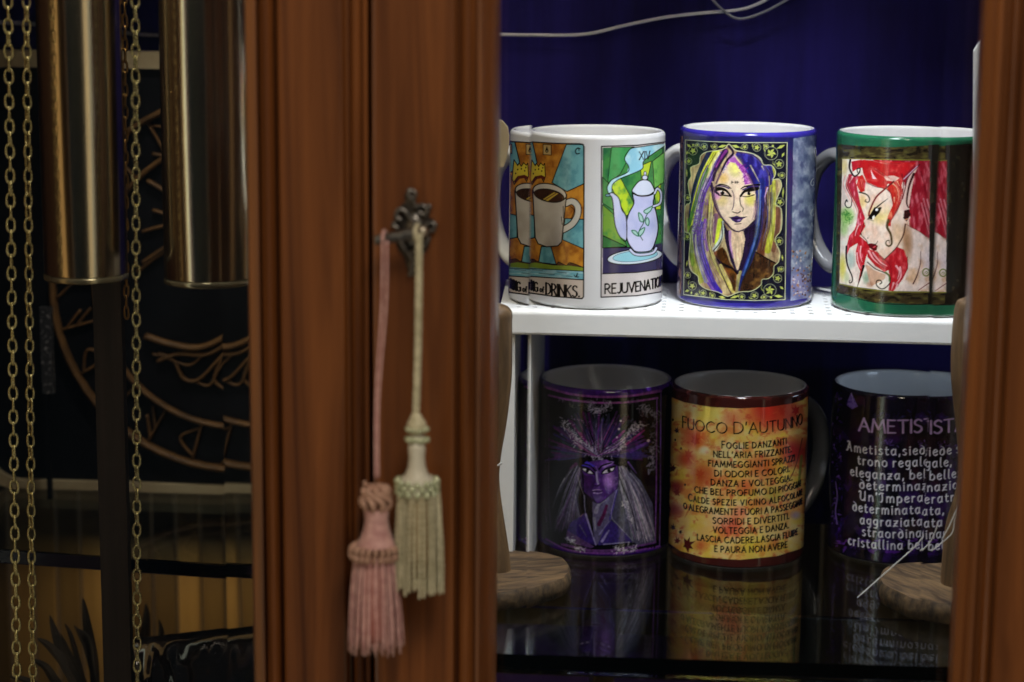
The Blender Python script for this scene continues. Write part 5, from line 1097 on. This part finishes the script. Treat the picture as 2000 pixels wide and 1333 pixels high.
for pts, w in (([(170,1400,1.2),(150,1330,1.2),(118,1260,1.2),(99,1200,1.2)],26), ([(190,1400,1.21),(185,1300,1.21),(172,1220,1.21),(164,1166,1.21)],22), ([(180,1380,1.2),(160,1310,1.2),(140,1240,1.2),(128,1216,1.2)],12), ([(190,1390,1.2),(140,1310,1.19),(100,1262,1.19),(74,1245,1.19)],24), ([(190,1400,1.2),(120,1340,1.19),(90,1300,1.19),(60,1286,1.19)],22),
               ([(200,1400,1.22),(176,1280,1.22),(160,1240,1.22),(146,1220,1.22)],16), ([(210,1400,1.23),(240,1300,1.23),(248,1230,1.23),(242,1170,1.23)],20), ([(230,1400,1.24),(270,1300,1.24),(286,1230,1.24),(287,1176,1.24)],24), ([(240,1400,1.24),(300,1290,1.24),(316,1240,1.24),(312,1208,1.24)],16), ([(180,1400,1.19),(110,1370,1.18),(60,1330,1.18),(20,1320,1.18)],22), ([(190,1400,1.18),(150,1340,1.17),(120,1290,1.17),(104,1270,1.17)],16), ([(180,1400,1.2),(165,1330,1.2),(140,1280,1.2),(120,1235,1.2)],14), ([(200,1400,1.2),(190,1320,1.2),(180,1250,1.2),(150,1225,1.2)],12)): blade(pts, w)
m = MB(); m.tube([(0, 0, 0), (.001, 0, .05), (-.002, -.005, PY(190, 1385, 1.21).z-zf)], .0025, 8); m.build('stalk', M['leaf'], dp, True)
# pouch: a crinkled bag standing on the compartment floor
yf_ = 1.19; c0, c1 = PY(241, 1248, yf_), PY(560, 1212, yf_); cb = PY(238, 1420, yf_)
po = thing('foil_pouch', 'glossy black foil pouch with a crinkled sealed corner beneath the left shelf', 'pouch', ((c0.x+c1.x)/2, yf_, zf)); FO = Vector(po.location)
m = MB(); nu, nv = 60, 60; V = []; F_ = []
rz = np.random.default_rng(3)
for s_ in (0, 1):
    for i in range(nv+1):
        v = i/nv
        for j in range(nu+1):
            u = j/nu; zt = c0.z+(c1.z-c0.z)*u; x = c0.x+(c1.x-c0.x)*u; z = zf+(zt-zf)*v
            edge = min(u, 1-u, (1-v)*.9, v*4); bulge = .022*min(1, edge/.22)**.6
            cr = (fbm(np.array(u*14.), np.array(v*26.+u*9), 5, 3)-.5)*.009*math.exp(-u*6.5)*min(1, edge/.03+.15)*(2.4 if v > .4 else 1)+(fbm(np.array(u*5.), np.array(v*9.), 8, 2)-.5)*.0015*min(1, edge/.03)
            V.append((x, yf_+(-1 if s_ == 0 else 1)*(bulge+.0006)-float(cr)*(1 if s_ == 0 else .3), z))
N1 = (nu+1)*(nv+1)
for i in range(nv):
    for j in range(nu):
        a = i*(nu+1)+j; F_.append((a, a+1, a+nu+2, a+nu+1)); a += N1; F_.append((a, a+nu+1, a+nu+2, a+1))
bo = [j for j in range(nu+1)]+[i*(nu+1)+nu for i in range(1, nv+1)]+[nv*(nu+1)+j for j in range(nu-1, -1, -1)]+[i*(nu+1) for i in range(nv-1, 0, -1)]
F_ += [(bo[k], N1+bo[k], N1+bo[(k+1) % len(bo)], bo[(k+1) % len(bo)]) for k in range(len(bo))]
m.add([Vector(v)-FO for v in V], F_); fp = m.build('bag', M['foil'], po, True)
# dim cartons under the right shelf
for k, (pa, pb, dy, lb) in enumerate(((1000,1150,.0,'small purple carton below the glass shelf at the left'),(1200,1390,.02,'wider purple carton below the glass shelf beside the small one'))):
    a, b = PY(pa, 1300, 1.26+dy), PY(pb, 1300, 1.26+dy); h = PY(pa, 1296+20*k, 1.26+dy).z-zf; mm = MB(); mm.box((a.x, 1.26+dy, zf), (b.x, 1.32+dy, zf+h)); o = mm.build('carton', M['purple_box'], None, False, origin=Vector(((a.x+b.x)/2, 1.29+dy, zf))); tag(o, lb, 'carton')

# ------------------------------------------------------------------ key and its two tassels
YKY = YD-.016
kt = thing('key', 'dark iron key turned in the lock of the right door, carrying two tassels', 'key', tuple(PY(815, 458, YD)))
KO = Vector(kt.location); m = MB()
kp = lambda a, b, Y=YKY: PY(a, b, Y)-KO
m.tube([PY(816,458,YD-.003)-KO, PY(816,458,YKY-.001)-KO], .0024, 14); m.tube([PY(816,458,YKY+.006)-KO, PY(816,458,YKY+.0045)-KO], .0036, 16); m.build('shaft', M['iron'], kt, True)
m = MB(); m.tube(spline([kp(826,455), kp(812,457), kp(790,460), kp(768,464), kp(750,467), kp(732,470)], 5), [.0031]*6+[.0029]*6+[.0026]*6+[.0024]*6+[.0023]*2, 12); m.ball(kp(824,455), .0035); m.build('bow', M['iron'], kt, True)
m = MB(); m.ball(kp(826,452,YKY-.002), .0026, 10, 7); m.build('bow_tip', M['steel_tip'], kt, True)
YT = YKY-.0045; PXM = YT/4100*1.0
def tz2(a, b, Y=YT): return PY(a, b, Y)
def skirt(cx, ya, yb_, ra, rb, n, m_, parent, org, twist, rs, seed, name='skirt'):
    """hanging strands round a core; radii and heights in photo px"""
    rr = random.Random(seed); mb = MB(); c = tz2(cx, ya); H = (ya-yb_)*PXM*1.02
    for ring_, cnt, rf in ((0, n, 1.0), (1, int(n*.7), .72), (2, int(n*.4), .4)):
        for k in range(cnt):
            a = 2*math.pi*(k+.5*ring_)/cnt+rr.uniform(-.06, .06); r0 = ra*rf*PXM; r1 = rb*rf*rr.uniform(.9, 1.1)*PXM; l = rr.uniform(.93, 1.03); dx = rr.uniform(-1.5, 1.5)*PXM; pts = []
            for i in range(9):
                u = i/8; r = r0+(r1-r0)*u**.8+math.sin(u*3.1)*1.5*PXM*rr.uniform(.5, 1.5)
                pts.append(c-org+Vector((r*math.cos(a)+dx*u, r*math.sin(a)*.72, H*u*l)))
            if twist:
                p = spline(pts, 7); mb.tube(p, [rs*PXM*(1+.22*math.sin(j*1.9)) for j in range(len(p))], 6, True)
            else: mb.tube(pts, [rs*PXM]*9, 5, True)
    core = MB(); return mb.build(name, m_, parent, True)
def ringbeads(cx, cy, rx, rows, n, rb, m_, parent, org, name, part_name):
    b = MB(); c = tz2(cx, cy); b.lathe(c-org, [(rx*.75*PXM, -rb*rows*PXM), (rx*.86*PXM, 0), (rx*.75*PXM, rb*rows*PXM)], 20); band = b.build(part_name, M['cream_satin'] if m_ is M['bead'] else m_, parent, True)
    proto = None
    for r_ in range(rows):
        for k in range(n):
            a = 2*math.pi*(k+.5*(r_ % 2))/n; p = c-org+Vector((rx*PXM*math.cos(a), rx*PXM*math.sin(a)*.85, ((r_-(rows-1)/2)*rb*1.7+random.uniform(-1, 1))*PXM))
            if proto is None: bb = MB(); bb.ball((0, 0, 0), rb*PXM, 10, 7); proto = bb.build(name, m_, band, True); proto.location = p
            else: o = proto.copy(); COL.objects.link(o); o.parent = band; o.location = p
# cream tassel
o0 = tz2(815, 452); t1 = thing('tassel', 'cream tassel with pale green bead rings hanging on a thick cord from the key', 'tassel', o0, 'tassels hanging from the key')
m = MB()
for s_ in (0, 1, 2):
    pts = []
    for i in range(150):
        u = i/149; px = 819-7*u+2*math.sin(u*3); py = 458+(817-458)*u; a = u*62+s_*2.094
        pts.append(tz2(px+4.0*math.cos(a), py)-o0+Vector((0, 3.2*PXM*math.sin(a)-.001*(1-u), 0)))
    m.tube(pts, 3.9*PXM, 6)
m.tube(spline([tz2(813,470)-o0, tz2(811,452, YT-.001)-o0, tz2(815,440, YT+.003)-o0, tz2(822,450, YT+.009)-o0, tz2(821,472, YT+.004)-o0], 5), 4.2*PXM, 7)
m.build('cord', M['cream_cord'], t1, True)
m = MB(); m.ball(tz2(814,832)-o0, 20*PXM, 16, 10); m.ball(tz2(813,818)-o0, 13*PXM, 12, 8); m.build('knot', M['cream_cord'], t1, True)
ringbeads(815, 838, 20, 1, 10, 5.5, M['bead'], t1, o0, 'bead', 'top_band'); ringbeads(815, 858, 20, 1, 10, 6.5, M['bead'], t1, o0, 'bead', 'bead_band')
c = tz2(814, 870)-o0; hh = lambda dy: -dy*PXM*1.02
m = MB(); m.lathe(c, [(16*PXM, hh(-6)), (18*PXM, hh(6)), (16*PXM, hh(24)), (18*PXM, hh(44)), (25*PXM, hh(62)), (34*PXM, hh(76))], 28); m.build('neck', M['cream_satin'], t1, True)
ringbeads(815, 950, 41, 3, 13, 6.8, M['bead'], t1, o0, 'bead', 'bead_collar')
skirt(818, 962, 1168, 41, 46, 26, M['cream_cord'], t1, o0, True, 3.0, 5)
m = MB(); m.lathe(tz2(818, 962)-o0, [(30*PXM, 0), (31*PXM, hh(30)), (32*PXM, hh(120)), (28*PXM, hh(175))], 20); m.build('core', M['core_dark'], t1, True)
# pink tassel
o0 = tz2(752, 464); t2 = thing('tassel', 'pink tassel with ribbed neck and ruffle hanging on two fine cords', 'tassel', o0, 'tassels hanging from the key')
m = MB()
for xa, xb, s_ in ((747, 733, 0), (756, 739, 1)):
    m.tube(spline([tz2(xa, 474)-o0, tz2(xa-2, 600)-o0, tz2(xb+1, 780)-o0, tz2(xb, 935)-o0], 8), 2.5*PXM, 6)
m.tube(spline([tz2(747,476)-o0, tz2(748,458,YT-.0005)-o0, tz2(751,452,YT+.004)-o0, tz2(755,460,YT+.008)-o0, tz2(756,478)-o0], 5), 3.4*PXM, 6)
m.build('cord', M['pink_cord'], t2, True)
m = MB(); c = tz2(735, 972)-o0
for k in range(9):
    a = 2*math.pi*k/9; b = a+1.1
    m.tube(spline([c+Vector((10*math.cos(a), 10*math.sin(a), 22))*PXM, c+Vector((27*math.cos(a), 27*math.sin(a), 16))*PXM, c+Vector((31*math.cos(b), 31*math.sin(b), -6))*PXM, c+Vector((20*math.cos(b), 20*math.sin(b), -26))*PXM], 5), 6*PXM, 7)
m.ball(c, 24*PXM, 14, 9); m.tube([c+Vector((-14, -10, 24))*PXM, c+Vector((-24, -14, 36))*PXM], 4*PXM, 6); m.build('knot', M['pink_dull'], t2, True)
m = MB(); c = tz2(735, 995)-o0; pr = []
for i in range(33):
    u = i/32; r = 25-3*math.sin(u*3.0)+22*max(0, u-.25)**1.4; pr.append(((r+1.8*(i % 2))*PXM, hh(u*74)))
m.lathe(c, pr, 28); m.build('neck', M['pink_cord'], t2, True)
m = MB(); c = tz2(732, 1078)-o0
for k in range(22):
    a = 2*math.pi*k/22; w = [Vector(((44+8*math.cos(q))*math.cos(a+.05*math.sin(q)), (44+8*math.cos(q))*math.sin(a)*.85, 14*math.sin(q)))*PXM+c for q in np.linspace(0, 2*math.pi, 9)]
    m.tube(w, 4.2*PXM, 6)
m.build('ruffle', M['pink_dull'], t2, True)
skirt(731, 1084, 1282, 40, 55, 58, M['pink_cord'], t2, o0, False, 2.1, 8)
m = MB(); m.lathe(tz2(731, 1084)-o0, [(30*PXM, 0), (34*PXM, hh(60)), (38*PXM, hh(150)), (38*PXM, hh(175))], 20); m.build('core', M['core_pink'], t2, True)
